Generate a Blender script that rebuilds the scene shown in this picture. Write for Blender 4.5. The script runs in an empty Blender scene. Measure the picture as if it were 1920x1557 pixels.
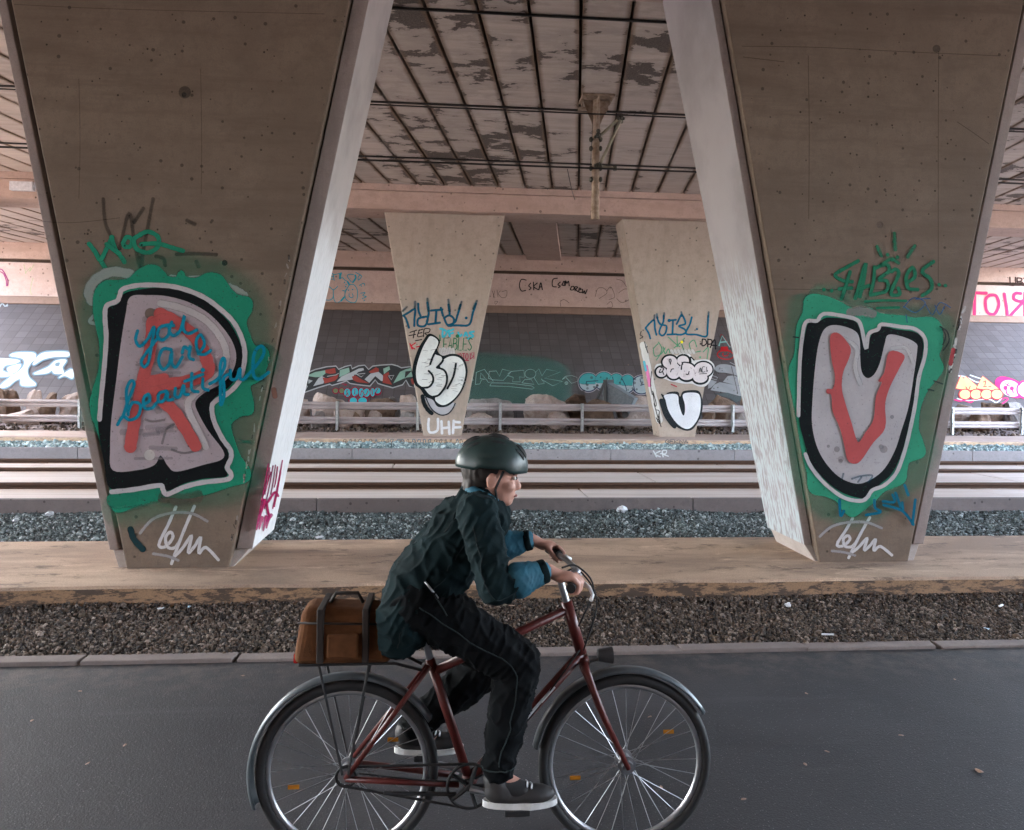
import bpy, bmesh, math, random
import numpy as np
from mathutils import Vector, Matrix, noise
from mathutils.geometry import tessellate_polygon
random.seed(7); rng = np.random.default_rng(7)
SC = bpy.context.scene; COL = SC.collection
PI = math.pi

# ------------------------------------------------------------------ camera, sky, sun, exposure
F, CX, HY, CAMH = 1400.0, 960.0, 705.0, 1.8
ROLL, YAW = 0.0122, math.radians(4.8)
cam_d = bpy.data.cameras.new('camera'); cam = bpy.data.objects.new('camera', cam_d); COL.objects.link(cam)
cam_d.sensor_width = 36.0; cam_d.lens = F / 1920 * 36.0
cam_d.shift_y = -(1557 / 2 - HY) / 1920
cam_d.clip_start = 0.05; cam_d.clip_end = 2000
cam.matrix_world = (Matrix.Translation((0, 0, CAMH)) @ Matrix.Rotation(-YAW, 4, 'Z')
                    @ Matrix.Rotation(PI / 2, 4, 'X') @ Matrix.Rotation(ROLL, 4, 'Z'))
SC.camera = cam

w = bpy.data.worlds.new('World'); SC.world = w; w.use_nodes = True
nt = w.node_tree; bg = nt.nodes['Background']
sky = nt.nodes.new('ShaderNodeTexSky'); sky.sky_type = 'NISHITA'; sky.sun_disc = False
SUN_EL, SUN_AZ = math.radians(42), math.radians(-36)      # azimuth from +Y towards +X
sky.sun_elevation = SUN_EL; sky.sun_rotation = SUN_AZ
sky.dust_density = 3.0; sky.air_density = 1.0; sky.ozone_density = 1.0
hs = nt.nodes.new('ShaderNodeHueSaturation'); hs.inputs['Saturation'].default_value = 0.65   # thin overcast
nt.links.new(sky.outputs[0], hs.inputs['Color']); nt.links.new(hs.outputs[0], bg.inputs[0]); bg.inputs[1].default_value = 0.15
sun_d = bpy.data.lights.new('sun', 'SUN'); sun_d.energy = 1.0; sun_d.angle = math.radians(12); sun_d.color = (1.0, 0.93, 0.85)
sun = bpy.data.objects.new('sun', sun_d); COL.objects.link(sun)
sd = Vector((math.cos(SUN_EL) * math.sin(SUN_AZ), math.cos(SUN_EL) * math.cos(SUN_AZ), math.sin(SUN_EL)))
sun.rotation_euler = sd.to_track_quat('Z', 'Y').to_euler()
SC.view_settings.view_transform = 'Standard'; SC.view_settings.look = 'None'
SC.view_settings.exposure = 5.15; SC.view_settings.gamma = 1.0
SC.cycles.max_bounces = 10; SC.cycles.diffuse_bounces = 6; SC.cycles.transparent_max_bounces = 24
SC.cycles.use_denoising = True

# ------------------------------------------------------------------ measuring helpers (photo pixel -> point in the place)
def ray(px, py):
    x = (px - CX) / F; y = (HY - py) / F
    a = x * math.cos(ROLL) - y * math.sin(ROLL); b = x * math.sin(ROLL) + y * math.cos(ROLL)
    return Vector((a * math.cos(YAW) + math.sin(YAW), -a * math.sin(YAW) + math.cos(YAW), b))
EYE = Vector((0, 0, CAMH))
def on_y(px, py, Y):
    r = ray(px, py); return EYE + r * (Y / r.y)
def on_z(px, py, z):
    r = ray(px, py); return EYE + r * ((z - CAMH) / r.z)

# ------------------------------------------------------------------ object helpers
def tag(o, label=None, cat=None, group=None, kind=None):
    if label: o['label'] = label
    if cat: o['category'] = cat
    if group: o['group'] = group
    if kind: o['kind'] = kind
    return o
def thing(name, label, cat, loc=(0, 0, 0), group=None, rz=0):
    o = bpy.data.objects.new(name, None); COL.objects.link(o); o.location = loc; o.rotation_euler = (0, 0, rz)
    o.empty_display_size = 0.1
    return tag(o, label, cat, group)
def root_loc(o):
    v = Vector((0, 0, 0))
    while o is not None: v += o.location; o = o.parent
    return v
class MB:
    """collects shapes given in world coordinates, links them as ONE mesh object"""
    def __init__(s): s.v = []; s.f = []; s.m = []
    def add(s, vs, fs, mi=0):
        n = len(s.v); s.v += [tuple(p) for p in vs]; s.f += [tuple(i + n for i in q) for q in fs]; s.m += [mi] * len(fs); return s
    def box(s, a, b, mi=0):
        x0, y0, z0 = a; x1, y1, z1 = b
        return s.add([(x0,y0,z0),(x1,y0,z0),(x1,y1,z0),(x0,y1,z0),(x0,y0,z1),(x1,y0,z1),(x1,y1,z1),(x0,y1,z1)],
                     [(0,3,2,1),(4,5,6,7),(0,1,5,4),(1,2,6,5),(2,3,7,6),(3,0,4,7)], mi)
    def hexa(s, bot, top, mi=0):      # two quads, both counter-clockwise from above
        return s.add(list(bot) + list(top), [(0,3,2,1),(4,5,6,7),(0,1,5,4),(1,2,6,5),(2,3,7,6),(3,0,4,7)], mi)
    def tube(s, p0, p1, r0, r1=None, n=12, mi=0, caps=True):
        p0 = Vector(p0); p1 = Vector(p1); r1 = r0 if r1 is None else r1
        d = (p1 - p0); q = d.to_track_quat('Z', 'Y')
        vs = []
        for p, r in ((p0, r0), (p1, r1)):
            for i in range(n):
                a = 2 * PI * i / n; vs.append(p + q @ Vector((r * math.cos(a), r * math.sin(a), 0)))
        fs = [(i, (i + 1) % n, n + (i + 1) % n, n + i) for i in range(n)]
        if caps: fs += [tuple(range(n - 1, -1, -1)), tuple(range(n, 2 * n))]
        return s.add(vs, fs, mi)
    def path(s, pts, r, n=8, mi=0):
        pts = [Vector(p) for p in pts]; vs = []; N = len(pts)
        for k, p in enumerate(pts):
            d = pts[min(k + 1, N - 1)] - pts[max(k - 1, 0)]; q = d.to_track_quat('Z', 'Y')
            rr = r[k] if isinstance(r, (list, tuple)) else r
            for i in range(n):
                a = 2 * PI * i / n; vs.append(p + q @ Vector((rr * math.cos(a), rr * math.sin(a), 0)))
        # align ring starts to avoid twisting
        for k in range(1, N):
            prev = vs[(k - 1) * n:k * n]; cur = vs[k * n:(k + 1) * n]
            best = min(range(n), key=lambda o: sum((cur[(i + o) % n] - prev[i]).length for i in range(n)))
            vs[k * n:(k + 1) * n] = [cur[(i + best) % n] for i in range(n)]
        fs = []
        for k in range(N - 1):
            fs += [(k*n+i, k*n+(i+1) % n, (k+1)*n+(i+1) % n, (k+1)*n+i) for i in range(n)]
        fs += [tuple(range(n - 1, -1, -1)), tuple(range((N - 1) * n, N * n))]
        return s.add(vs, fs, mi)
    def ball(s, c, r, n=10, m=7, mi=0, rot=None):
        c = Vector(c); r = (r, r, r) if not hasattr(r, '__len__') else r
        vs = []; fs = []
        def P(a, b):
            v = Vector((r[0]*math.cos(a)*math.sin(b), r[1]*math.sin(a)*math.sin(b), r[2]*math.cos(b)))
            return c + (rot @ v if rot else v)
        vs.append(P(0, 0))
        for j in range(1, m):
            for i in range(n): vs.append(P(2*PI*i/n, PI*j/m))
        vs.append(P(0, PI)); L = len(vs) - 1
        for i in range(n):
            fs.append((0, 1 + i, 1 + (i+1) % n)); fs.append((L, L - n + (i+1) % n, L - n + i))
            for j in range(m - 2):
                fs.append((1+j*n+i, 1+(j+1)*n+i, 1+(j+1)*n+(i+1) % n, 1+j*n+(i+1) % n))
        return s.add(vs, fs, mi)
    def torus(s, c, R, r, axis='Y', n=48, m=8, a0=0, a1=2*PI, mi=0, flat=1.0):
        c = Vector(c); full = abs(a1 - a0 - 2*PI) < 1e-6; N = n if full else n + 1; vs = []; fs = []
        for i in range(N):
            a = a0 + (a1 - a0) * i / n
            for j in range(m):
                b = 2*PI*j/m; rr = R + r*math.cos(b); h = r*flat*math.sin(b)
                vs.append(c + Vector((rr*math.cos(a), h, rr*math.sin(a))))
        for i in range(n):
            i2 = (i + 1) % N
            for j in range(m): fs.append((i*m+j, i*m+(j+1) % m, i2*m+(j+1) % m, i2*m+j))
        return s.add(vs, fs, mi)
    def build(s, name, mats, parent=None, smooth=False, bevel=0, loc=None):
        me = bpy.data.meshes.new(name)
        off = root_loc(parent) if parent is not None else Vector(loc or (0, 0, 0))
        me.from_pydata([(Vector(p) - off) for p in s.v], [], s.f)
        if not isinstance(mats, (list, tuple)): mats = [mats]
        for m in mats: me.materials.append(m)
        me.polygons.foreach_set('material_index', s.m)
        if smooth: me.polygons.foreach_set('use_smooth', [True] * len(s.f))
        me.update()
        o = bpy.data.objects.new(name, me); COL.objects.link(o)
        if parent is not None: o.parent = parent
        else: o.location = off
        if bevel:
            b = o.modifiers.new('bevel', 'BEVEL'); b.width = bevel; b.segments = 2; b.limit_method = 'ANGLE'
        return o
def copy_tree(o, parent=None):
    c = o.copy(); COL.objects.link(c); c.parent = parent
    for ch in list(o.children): copy_tree(ch, c)
    return c

# ------------------------------------------------------------------ materials
class N:
    """small node-tree builder"""
    def __init__(s, name):
        s.m = bpy.data.materials.new(name); s.m.use_nodes = True; s.t = s.m.node_tree
        s.b = s.t.nodes['Principled BSDF']; s.out = s.t.nodes['Material Output']
        s.co = s.n('ShaderNodeTexCoord').outputs['Object']
    def n(s, ty, **kw):
        x = s.t.nodes.new(ty)
        for k, v in kw.items(): setattr(x, k, v)
        return x
    def l(s, a, b): s.t.links.new(a, b)
    def setv(s, sock, v):
        if hasattr(v, 'is_linked') or isinstance(v, bpy.types.NodeSocket): s.l(v, sock)
        else: sock.default_value = v
    def map(s, scale=(1, 1, 1), rot=(0, 0, 0), loc=(0, 0, 0)):
        x = s.n('ShaderNodeMapping'); s.l(s.co, x.inputs[0]); x.inputs['Scale'].default_value = scale
        x.inputs['Rotation'].default_value = rot; x.inputs['Location'].default_value = loc; return x.outputs[0]
    def noise(s, scale, detail=5, rough=.6, vec=None, dist=0):
        x = s.n('ShaderNodeTexNoise'); x.inputs['Scale'].default_value = scale; x.inputs['Detail'].default_value = detail
        x.inputs['Roughness'].default_value = rough; x.inputs['Distortion'].default_value = dist
        s.l(vec or s.co, x.inputs['Vector']); return x.outputs['Fac']
    def vor(s, scale, vec=None, out='Distance', feature='F1'):
        x = s.n('ShaderNodeTexVoronoi', feature=feature); x.inputs['Scale'].default_value = scale
        s.l(vec or s.co, x.inputs['Vector']); return x.outputs[out]
    def ramp(s, f, a, b, lo=0.0, hi=1.0):
        x = s.n('ShaderNodeMapRange', interpolation_type='SMOOTHSTEP'); s.l(f, x.inputs[0])
        for i, v in zip((1, 2, 3, 4), (a, b, lo, hi)): x.inputs[i].default_value = v
        return x.outputs[0]
    def math(s, op, a, b=0.0, c=None):
        x = s.n('ShaderNodeMath', operation=op); s.setv(x.inputs[0], a); s.setv(x.inputs[1], b)
        if c is not None: s.setv(x.inputs[2], c)
        return x.outputs[0]
    def mix(s, f, a, b, mode='MIX'):
        x = s.n('ShaderNodeMix', data_type='RGBA', blend_type=mode); s.setv(x.inputs[0], f)
        for sock, v in ((x.inputs[6], a), (x.inputs[7], b)):
            if isinstance(v, (tuple, list)): sock.default_value = (*v[:3], 1)
            else: s.l(v, sock)
        return x.outputs[2]
    def xyz(s):
        x = s.n('ShaderNodeSeparateXYZ'); s.l(s.co, x.inputs[0]); return x.outputs
    def fin(s, col, rough=.8, bump=None, bstr=.3, bdist=.01, metal=0.0, spec=.3):
        if isinstance(col, (tuple, list)): s.b.inputs['Base Color'].default_value = (*col[:3], 1)
        else: s.l(col, s.b.inputs['Base Color'])
        s.setv(s.b.inputs['Roughness'], rough); s.setv(s.b.inputs['Metallic'], metal)
        s.b.inputs['Specular IOR Level'].default_value = spec
        if bump is not None:
            x = s.n('ShaderNodeBump'); x.inputs['Strength'].default_value = bstr; x.inputs['Distance'].default_value = bdist
            s.l(bump, x.inputs['Height']); s.l(x.outputs[0], s.b.inputs['Normal'])
        return s.m

def concrete(name, base, dark, pits=True, streak=None, rough=.85, amount=.6, bscale=1.0):
    k = N(name)
    big = k.noise(.7, 6, .65); mid = k.noise(5, 8, .7); fine = k.noise(90, 4, .7)
    c = k.mix(k.ramp(big, .35, .68, 0, amount), base, dark)
    c = k.mix(k.ramp(mid, .45, .66, 0, .7), c, tuple(x * .72 for x in base)); c = k.mix(k.ramp(k.noise(17, 7, .8), .50, .64, 0, .65), c, tuple(x * .68 for x in base))
    if streak:                                    # form-board / weather streaks, stretched
        st = k.noise(1.5, 7, .7, vec=k.map(scale=streak))
        c = k.mix(k.ramp(st, .46, .66, 0, .75), c, dark)
    c = k.mix(k.ramp(fine, .35, .65, 0, .4), c, tuple(x * .65 for x in base))
    h = fine
    if pits:
        v = k.vor(12 * bscale); r = k.vor(12 * bscale, out='Color')
        sep = k.n('ShaderNodeSeparateColor'); k.l(r, sep.inputs[0])
        thr = k.ramp(sep.outputs[0], .35, 1.0, .0, .19)
        pit = k.math('LESS_THAN', v, thr)
        c = k.mix(k.math('MULTIPLY', pit, .7), c, tuple(x * .3 for x in dark))
        h = k.math('SUBTRACT', fine, k.math('MULTIPLY', pit, 1.5))
    return k.fin(c, rough, k.math('ADD', h, mid), .35, .006)

M = {}
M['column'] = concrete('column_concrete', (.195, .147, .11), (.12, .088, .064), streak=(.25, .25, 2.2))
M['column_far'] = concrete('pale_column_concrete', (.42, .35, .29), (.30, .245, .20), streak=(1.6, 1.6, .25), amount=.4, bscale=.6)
M['flange'] = concrete('flange_concrete', (.36, .305, .285), (.27, .22, .205), streak=(2, 2, .2), pits=False)
M['beam'] = concrete('beam_concrete', (.50, .36, .30), (.38, .27, .22), streak=(.3, 1, 2), amount=.35, bscale=.5)
M['wall'] = concrete('abutment_concrete', (.56, .42, .37), (.45, .33, .28), streak=(.3, 1, 1.2), amount=.35, bscale=.5)
M['foot'] = concrete('foot_concrete', (.48, .42, .38), (.30, .25, .22), pits=False)

def whitewash(name, paint, under, zlo, zhi, cover):
    k = N(name); x, y, z = k.xyz()
    st = k.noise(3.0, 6, .6, vec=k.map(scale=(11, 11, .42)), dist=.35); fine = k.noise(70, 4, .6); big = k.noise(1.3, 5, .6)
    conc = k.mix(k.ramp(big, .35, .7), under, tuple(c * .75 for c in under))
    low = k.ramp(k.math('ADD', z, k.math('MULTIPLY', big, .8)), zlo, zhi, 1.0, 0.0)
    mask = k.math('MULTIPLY', k.ramp(st, .5 - cover, .62 - cover * .5), low)
    c = k.mix(mask, conc, k.mix(k.ramp(st, .4, .7), paint, tuple(c * .82 for c in paint)))
    return k.fin(c, .7, k.math('ADD', st, fine), .25, .005)
M['wash_white'] = whitewash('white_painted_concrete', (.72, .72, .72), (.42, .375, .35), 2.9, 3.7, .30)
M['wash_grey'] = whitewash('brushed_pale_paint', (.44, .50, .52), (.29, .265, .27), 2.6, 3.3, .10)

# deck soffit: pale peeling planks with rust beside the joints
SK = math.tan(math.radians(9.74)); PITCH = .60; JX0 = 0.0
def soffit_mat(name, light, darkc):
    k = N(name); x, y, z = k.xyz()
    t = k.math('SUBTRACT', x, k.math('MULTIPLY', y, SK))
    fr = k.math('FRACT', k.math('ADD', k.math('DIVIDE', t, PITCH), 200.5))
    dist = k.math('ABSOLUTE', k.math('SUBTRACT', fr, .5))         # 0 in the joint .. .5 mid plank
    vec = k.map(scale=(.6, 1.15, 1))
    wn = k.n('ShaderNodeTexWhiteNoise', noise_dimensions='1D'); k.l(k.math('FLOOR', k.math('ADD', k.math('DIVIDE', t, PITCH), 200.0)), wn.inputs['W'])
    vs_ = k.n('ShaderNodeVectorMath', operation='MULTIPLY_ADD')
    k.l(wn.outputs['Color'], vs_.inputs[0]); vs_.inputs[1].default_value = (7, 7, 0); k.l(vec, vs_.inputs[2]); vec = vs_.outputs[0]
    pat = k.noise(1.5, 9, .68, vec=vec, dist=.25); big = k.noise(.22, 3, .5)
    streak = k.noise(2.2, 8, .72, vec=k.map(scale=(.35, 4, 1))); fine = k.noise(50, 5, .7)
    c = k.mix(k.ramp(streak, .35, .7, 0, .75), light, tuple(q * .68 for q in light))
    m = k.math('ADD', pat, k.math('MULTIPLY', k.math('SUBTRACT', big, .5), .5))
    m = k.math('ADD', m, k.ramp(dist, .0, .2, .07, 0))
    c = k.mix(k.math('MULTIPLY', wn.outputs['Value'], .38), c, tuple(q * .55 for q in light)); c = k.mix(k.ramp(m, .47, .56, 0, .45), c, tuple(q * .55 for q in light))
    c = k.mix(k.ramp(m, .585, .60), c, darkc)
    rn = k.noise(3, 5, .6, vec=k.map(scale=(1, .25, 1)))
    rust = k.math('MULTIPLY', k.ramp(dist, .03, .16, 1, 0), k.ramp(rn, .25, .55))
    c = k.mix(k.math('MULTIPLY', rust, .85), c, (.15, .085, .045))
    c = k.mix(k.ramp(fine, .35, .7, 0, .3), c, tuple(q * .6 for q in light))
    return k.fin(c, .8, k.math('SUBTRACT', fine, k.ramp(m, .58, .6)), .3, .006)
M['soffit'] = soffit_mat('peeling_soffit', (.55, .46, .40), (.07, .054, .044))
k = N('joint_black'); M['joint'] = k.fin(k.mix(k.noise(4), (.035, .024, .018), (.075, .048, .03)), .9)

def road_mat():
    k = N('asphalt'); fine = k.noise(160, 3, .6); big = k.noise(.8, 6, .6); v = k.vor(95)
    rc = k.n('ShaderNodeSeparateColor'); k.l(k.vor(95, out='Color'), rc.inputs[0])
    c = k.mix(k.ramp(big, .35, .7), (.019, .019, .022), (.030, .029, .032))
    c = k.mix(k.ramp(fine, .45, .75, 0, .7), c, (.058, .056, .060))
    speck = k.math('MULTIPLY', k.math('LESS_THAN', v, .22), k.math('GREATER_THAN', rc.outputs[0], .82))
    c = k.mix(k.math('MULTIPLY', speck, .7), c, (.16, .15, .15))
    x, y, z = k.xyz()
    dirt = k.math('MULTIPLY', k.ramp(y, 4.1, 4.75), k.ramp(k.noise(7, 7, .7), .4, .65))
    c = k.mix(k.math('MULTIPLY', dirt, .5), c, (.12, .095, .08))
    pv = k.noise(.45, 4, .5, vec=k.map(scale=(.5, 1.4, 1), loc=(3, 1, 0))); c = k.mix(k.ramp(pv, .54, .66, 0, .5), c, (.046, .045, .05))
    wh = k.math('MULTIPLY', k.ramp(k.noise(1.6, 8, .75, vec=k.map(scale=(.15, 2.4, 1))), .55, .75), .35); c = k.mix(wh, c, (.07, .068, .07))
    return k.fin(c, k.ramp(big, .3, .7, .62, .8), k.math('ADD', fine, k.math('MULTIPLY', v, -.6)), .5, .004, spec=.4)
M['road'] = road_mat()
def platform_mat(name, top, top2, face, dark):
    k = N(name); x, y, z = k.xyz()
    big = k.noise(1.1, 7, .68, vec=k.map(scale=(.5, 1.6, 1)), dist=.4); mid = k.noise(5, 9, .75, vec=k.map(scale=(.5, 1, 1))); fine = k.noise(85, 5, .75)
    c = k.mix(k.ramp(big, .40, .60), top, top2); c = k.mix(k.ramp(k.noise(3.2, 8, .72, vec=k.map(scale=(.4, 1.2, 1)), dist=.6), .55, .66, 0, .7), c, tuple(min(.8, q * 1.45) for q in top))
    c = k.mix(k.ramp(mid, .53, .66, 0, .75), c, dark)
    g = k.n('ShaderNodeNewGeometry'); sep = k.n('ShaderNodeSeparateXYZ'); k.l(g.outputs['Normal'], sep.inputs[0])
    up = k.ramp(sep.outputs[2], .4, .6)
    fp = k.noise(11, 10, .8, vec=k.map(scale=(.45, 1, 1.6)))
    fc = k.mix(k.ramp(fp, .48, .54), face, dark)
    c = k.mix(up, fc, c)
    c = k.mix(k.ramp(fine, .4, .7, 0, .45), c, dark)
    cr = k.vor(1.1, vec=k.map(scale=(.6, 1.2, 1)), feature='DISTANCE_TO_EDGE')
    return k.fin(c, .8, k.math('ADD', fine, mid), .4, .006)
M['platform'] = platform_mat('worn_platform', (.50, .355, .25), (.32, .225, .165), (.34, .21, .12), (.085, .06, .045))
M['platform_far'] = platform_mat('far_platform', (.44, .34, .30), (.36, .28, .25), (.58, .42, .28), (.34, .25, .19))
M['kerb'] = concrete('kerb_concrete', (.20, .17, .165), (.13, .105, .10), bscale=.8)
M['kerb_far'] = concrete('kerb_far_concrete', (.34, .32, .33), (.26, .24, .25), bscale=.6)
M['edging'] = concrete('edging_concrete', (.26, .215, .195), (.16, .13, .12), pits=False)
def slab_mat():
    k = N('track_slab'); x, y, z = k.xyz(); s = k.noise(2, 7, .65, vec=k.map(scale=(.15, 3, 1))); fine = k.noise(60, 4, .6)
    c = k.mix(k.ramp(s, .35, .7), (.66, .60, .575), (.50, .42, .375))
    r = k.noise(3, 6, .65, vec=k.map(scale=(.2, 2, 1)))
    for yy in (10.66, 11.20, 12.50, 13.02, 13.66):
        d = k.math('ABSOLUTE', k.math('SUBTRACT', y, yy))
        c = k.mix(k.math('MULTIPLY', k.ramp(d, .0, .22, .85, 0), k.ramp(r, .3, .6)), c, (.30, .17, .10))
    c = k.mix(k.ramp(fine, .4, .75, 0, .25), c, (.35, .28, .24))
    return k.fin(c, .55, fine, .2, .004, spec=.5)
M['slab'] = slab_mat()
k = N('rail_rust'); M['rust'] = k.fin(k.mix(k.noise(12, 6), (.045, .024, .015), (.10, .05, .028)), .75, k.noise(80), .4, .003)
k = N('groove_dirt'); M['groove'] = k.fin(k.mix(k.noise(8, 6), (.035, .022, .016), (.075, .045, .03)), .95)
def pebble_mat(name, cols, dark):
    k = N(name); g = k.n('ShaderNodeNewGeometry'); cr = k.n('ShaderNodeValToRGB'); k.l(g.outputs['Random Per Island'], cr.inputs[0])
    e = cr.color_ramp; e.interpolation = 'CONSTANT'
    e.elements[0].position = 0; e.elements[0].color = (*cols[0], 1); e.elements[1].position = 1 / len(cols); e.elements[1].color = (*cols[1], 1)
    for i, c in enumerate(cols[2:], 2):
        q = e.elements.new(i / len(cols)); q.color = (*c, 1)
    n_ = k.noise(60, 4, .6)
    return k.fin(k.mix(k.ramp(n_, .4, .75, 0, .5), cr.outputs[0], dark), .8)
M['pebble_near'] = pebble_mat('brown_gravel', [(.075,.055,.042),(.12,.09,.068),(.036,.027,.021),(.155,.115,.09),(.09,.062,.042),(.06,.05,.045),(.28,.22,.18),(.026,.02,.017),(.115,.075,.05)], (.04,.03,.026))
M['pebble_mid'] = pebble_mat('blue_grey_ballast', [(.085,.11,.11),(.13,.165,.165),(.045,.058,.058),(.21,.25,.25),(.06,.075,.075),(.115,.14,.14),(.032,.04,.04),(.40,.45,.45),(.09,.10,.095)], (.04,.045,.048))
M['pebble_far'] = pebble_mat('pale_ballast', [(.30,.42,.43),(.23,.33,.35),(.12,.18,.19),(.46,.58,.58),(.26,.33,.33),(.60,.70,.70)], (.10,.14,.15))
k = N('gravel_bed'); M['bed'] = k.fin(k.mix(k.noise(40, 6), (.045, .037, .032), (.10, .082, .07)), .95, k.noise(70), .8, .02)
k = N('dirt'); M['dirt'] = k.fin(k.mix(k.noise(18, 8, .7), (.17, .135, .13), (.30, .25, .24)), .95, k.noise(30, 6), .8, .03)
k = N('outside_ground'); M['outside'] = k.fin(k.mix(k.noise(.6, 6), (.45, .43, .41), (.52, .50, .48)), .9)
def slope_mat():
    k = N('paving_tiles'); x = k.n('ShaderNodeTexBrick'); x.offset = 0; x.squash = 1
    k.l(k.map(scale=(1, 1.28, 0)), x.inputs['Vector']); x.inputs['Scale'].default_value = 1
    x.inputs['Brick Width'].default_value = .31; x.inputs['Row Height'].default_value = .31; x.inputs['Mortar Size'].default_value = .012
    x.inputs['Mortar Smooth'].default_value = .3; x.inputs['Bias'].default_value = 0
    x.inputs['Color1'].default_value = (.085, .073, .074, 1); x.inputs['Color2'].default_value = (.115, .10, .102, 1); x.inputs['Mortar'].default_value = (.062, .052, .05, 1)
    big = k.noise(.9, 6, .65); fine = k.noise(60, 5, .7)
    c = k.mix(k.ramp(big, .4, .7, 0, .5), x.outputs['Color'], (.07, .06, .06))
    c = k.mix(k.ramp(fine, .4, .75, 0, .35), c, (.15, .135, .14))
    w_ = k.vor(1.6); c = k.mix(k.math('MULTIPLY', k.math('LESS_THAN', w_, .035), .7), c, (.30, .20, .15))
    return k.fin(c, .8, k.math('SUBTRACT', k.math('MULTIPLY', fine, .4), x.outputs['Fac']), .6, .012)
M['tiles'] = slope_mat()
def metal(name, c1, c2, rough=.5, met=.6, sc=8):
    k = N(name); n_ = k.noise(sc, 7, .65); return k.fin(k.mix(k.ramp(n_, .35, .7), c1, c2), k.ramp(n_, .3, .7, rough, min(1, rough + .2)), k.noise(90), .04, .001, metal=met)
M['galv'] = metal('galvanised_steel', (.50, .455, .46), (.44, .40, .405), .5, .15, 3)
M['post'] = metal('post_steel', (.66, .70, .71), (.5, .54, .55), .4, .4, 20)
M['mast'] = metal('weathered_mast', (.34, .26, .20), (.22, .15, .10), .6, .35, 10)
M['grp'] = metal('grey_green_rod', (.30, .27, .20), (.22, .19, .14), .6, .1)
M['insul'] = metal('dark_insulator', (.05, .045, .035), (.09, .08, .06), .4, .1)
k = N('wire_black'); M['wire'] = k.fin((.022, .018, .016), .6)
def rock_mat(name, a, b):
    k = N(name); n1 = k.noise(3, 8, .7); n2 = k.noise(26, 6, .7)
    c = k.mix(k.ramp(n1, .38, .66), a, b); c = k.mix(k.ramp(n2, .5, .75, 0, .6), c, tuple(q * .45 for q in b))
    return k.fin(c, .9, k.math('ADD', n2, n1), .7, .03)
M['rock_pale'] = rock_mat('pale_pinkish_rock', (.48, .40, .36), (.33, .25, .21))
M['rock_brown'] = rock_mat('brown_rock', (.24, .165, .12), (.13, .088, .066))
M['rock_grey'] = rock_mat('grey_rubble', (.30, .28, .27), (.20, .18, .17))
def plain(name, col, rough=.5, met=0.0, var=.25, sc=20, bump=.1, spec=.4):
    k = N(name); n_ = k.noise(sc, 5, .6)
    return k.fin(k.mix(k.ramp(n_, .3, .7), col, tuple(c * (1 - var) for c in col)), rough, k.noise(sc * 6), bump, .002, metal=met, spec=spec)

_P = {}
def paint(col, cover=1.0):
    key = (tuple(col), cover)
    if key in _P: return _P[key]
    k = N('spray_paint_%d' % len(_P)); at = k.n('ShaderNodeAttribute'); at.attribute_name = 'cover'
    n1 = k.noise(45, 5, .7); n2 = k.noise(2.2, 6, .6); n3 = k.noise(160, 2, .5)
    a = at.outputs['Fac']
    a = k.math('MULTIPLY', k.ramp(k.math('ADD', a, k.math('MULTIPLY', k.math('SUBTRACT', n3, .5), .5)), .12, .62), k.ramp(n1, .28, .42, .45, 1.0))
    a = k.math('MULTIPLY', a, cover)
    c = k.mix(k.ramp(n2, .3, .7, 0, .55), tuple(col), tuple(x * .72 for x in col))
    c = k.mix(k.ramp(n1, .55, .75, 0, .3), c, tuple(min(1, x * 1.25 + .01) for x in col))
    k.fin(c, .8, k.math('ADD', n1, n3), .45, .004, spec=.12)
    tr = k.n('ShaderNodeBsdfTransparent'); mx = k.n('ShaderNodeMixShader')
    k.l(a, mx.inputs[0]); k.l(tr.outputs[0], mx.inputs[1]); k.l(k.b.outputs[0], mx.inputs[2]); k.l(mx.outputs[0], k.out.inputs[0])
    _P[key] = k.m; return k.m

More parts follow.
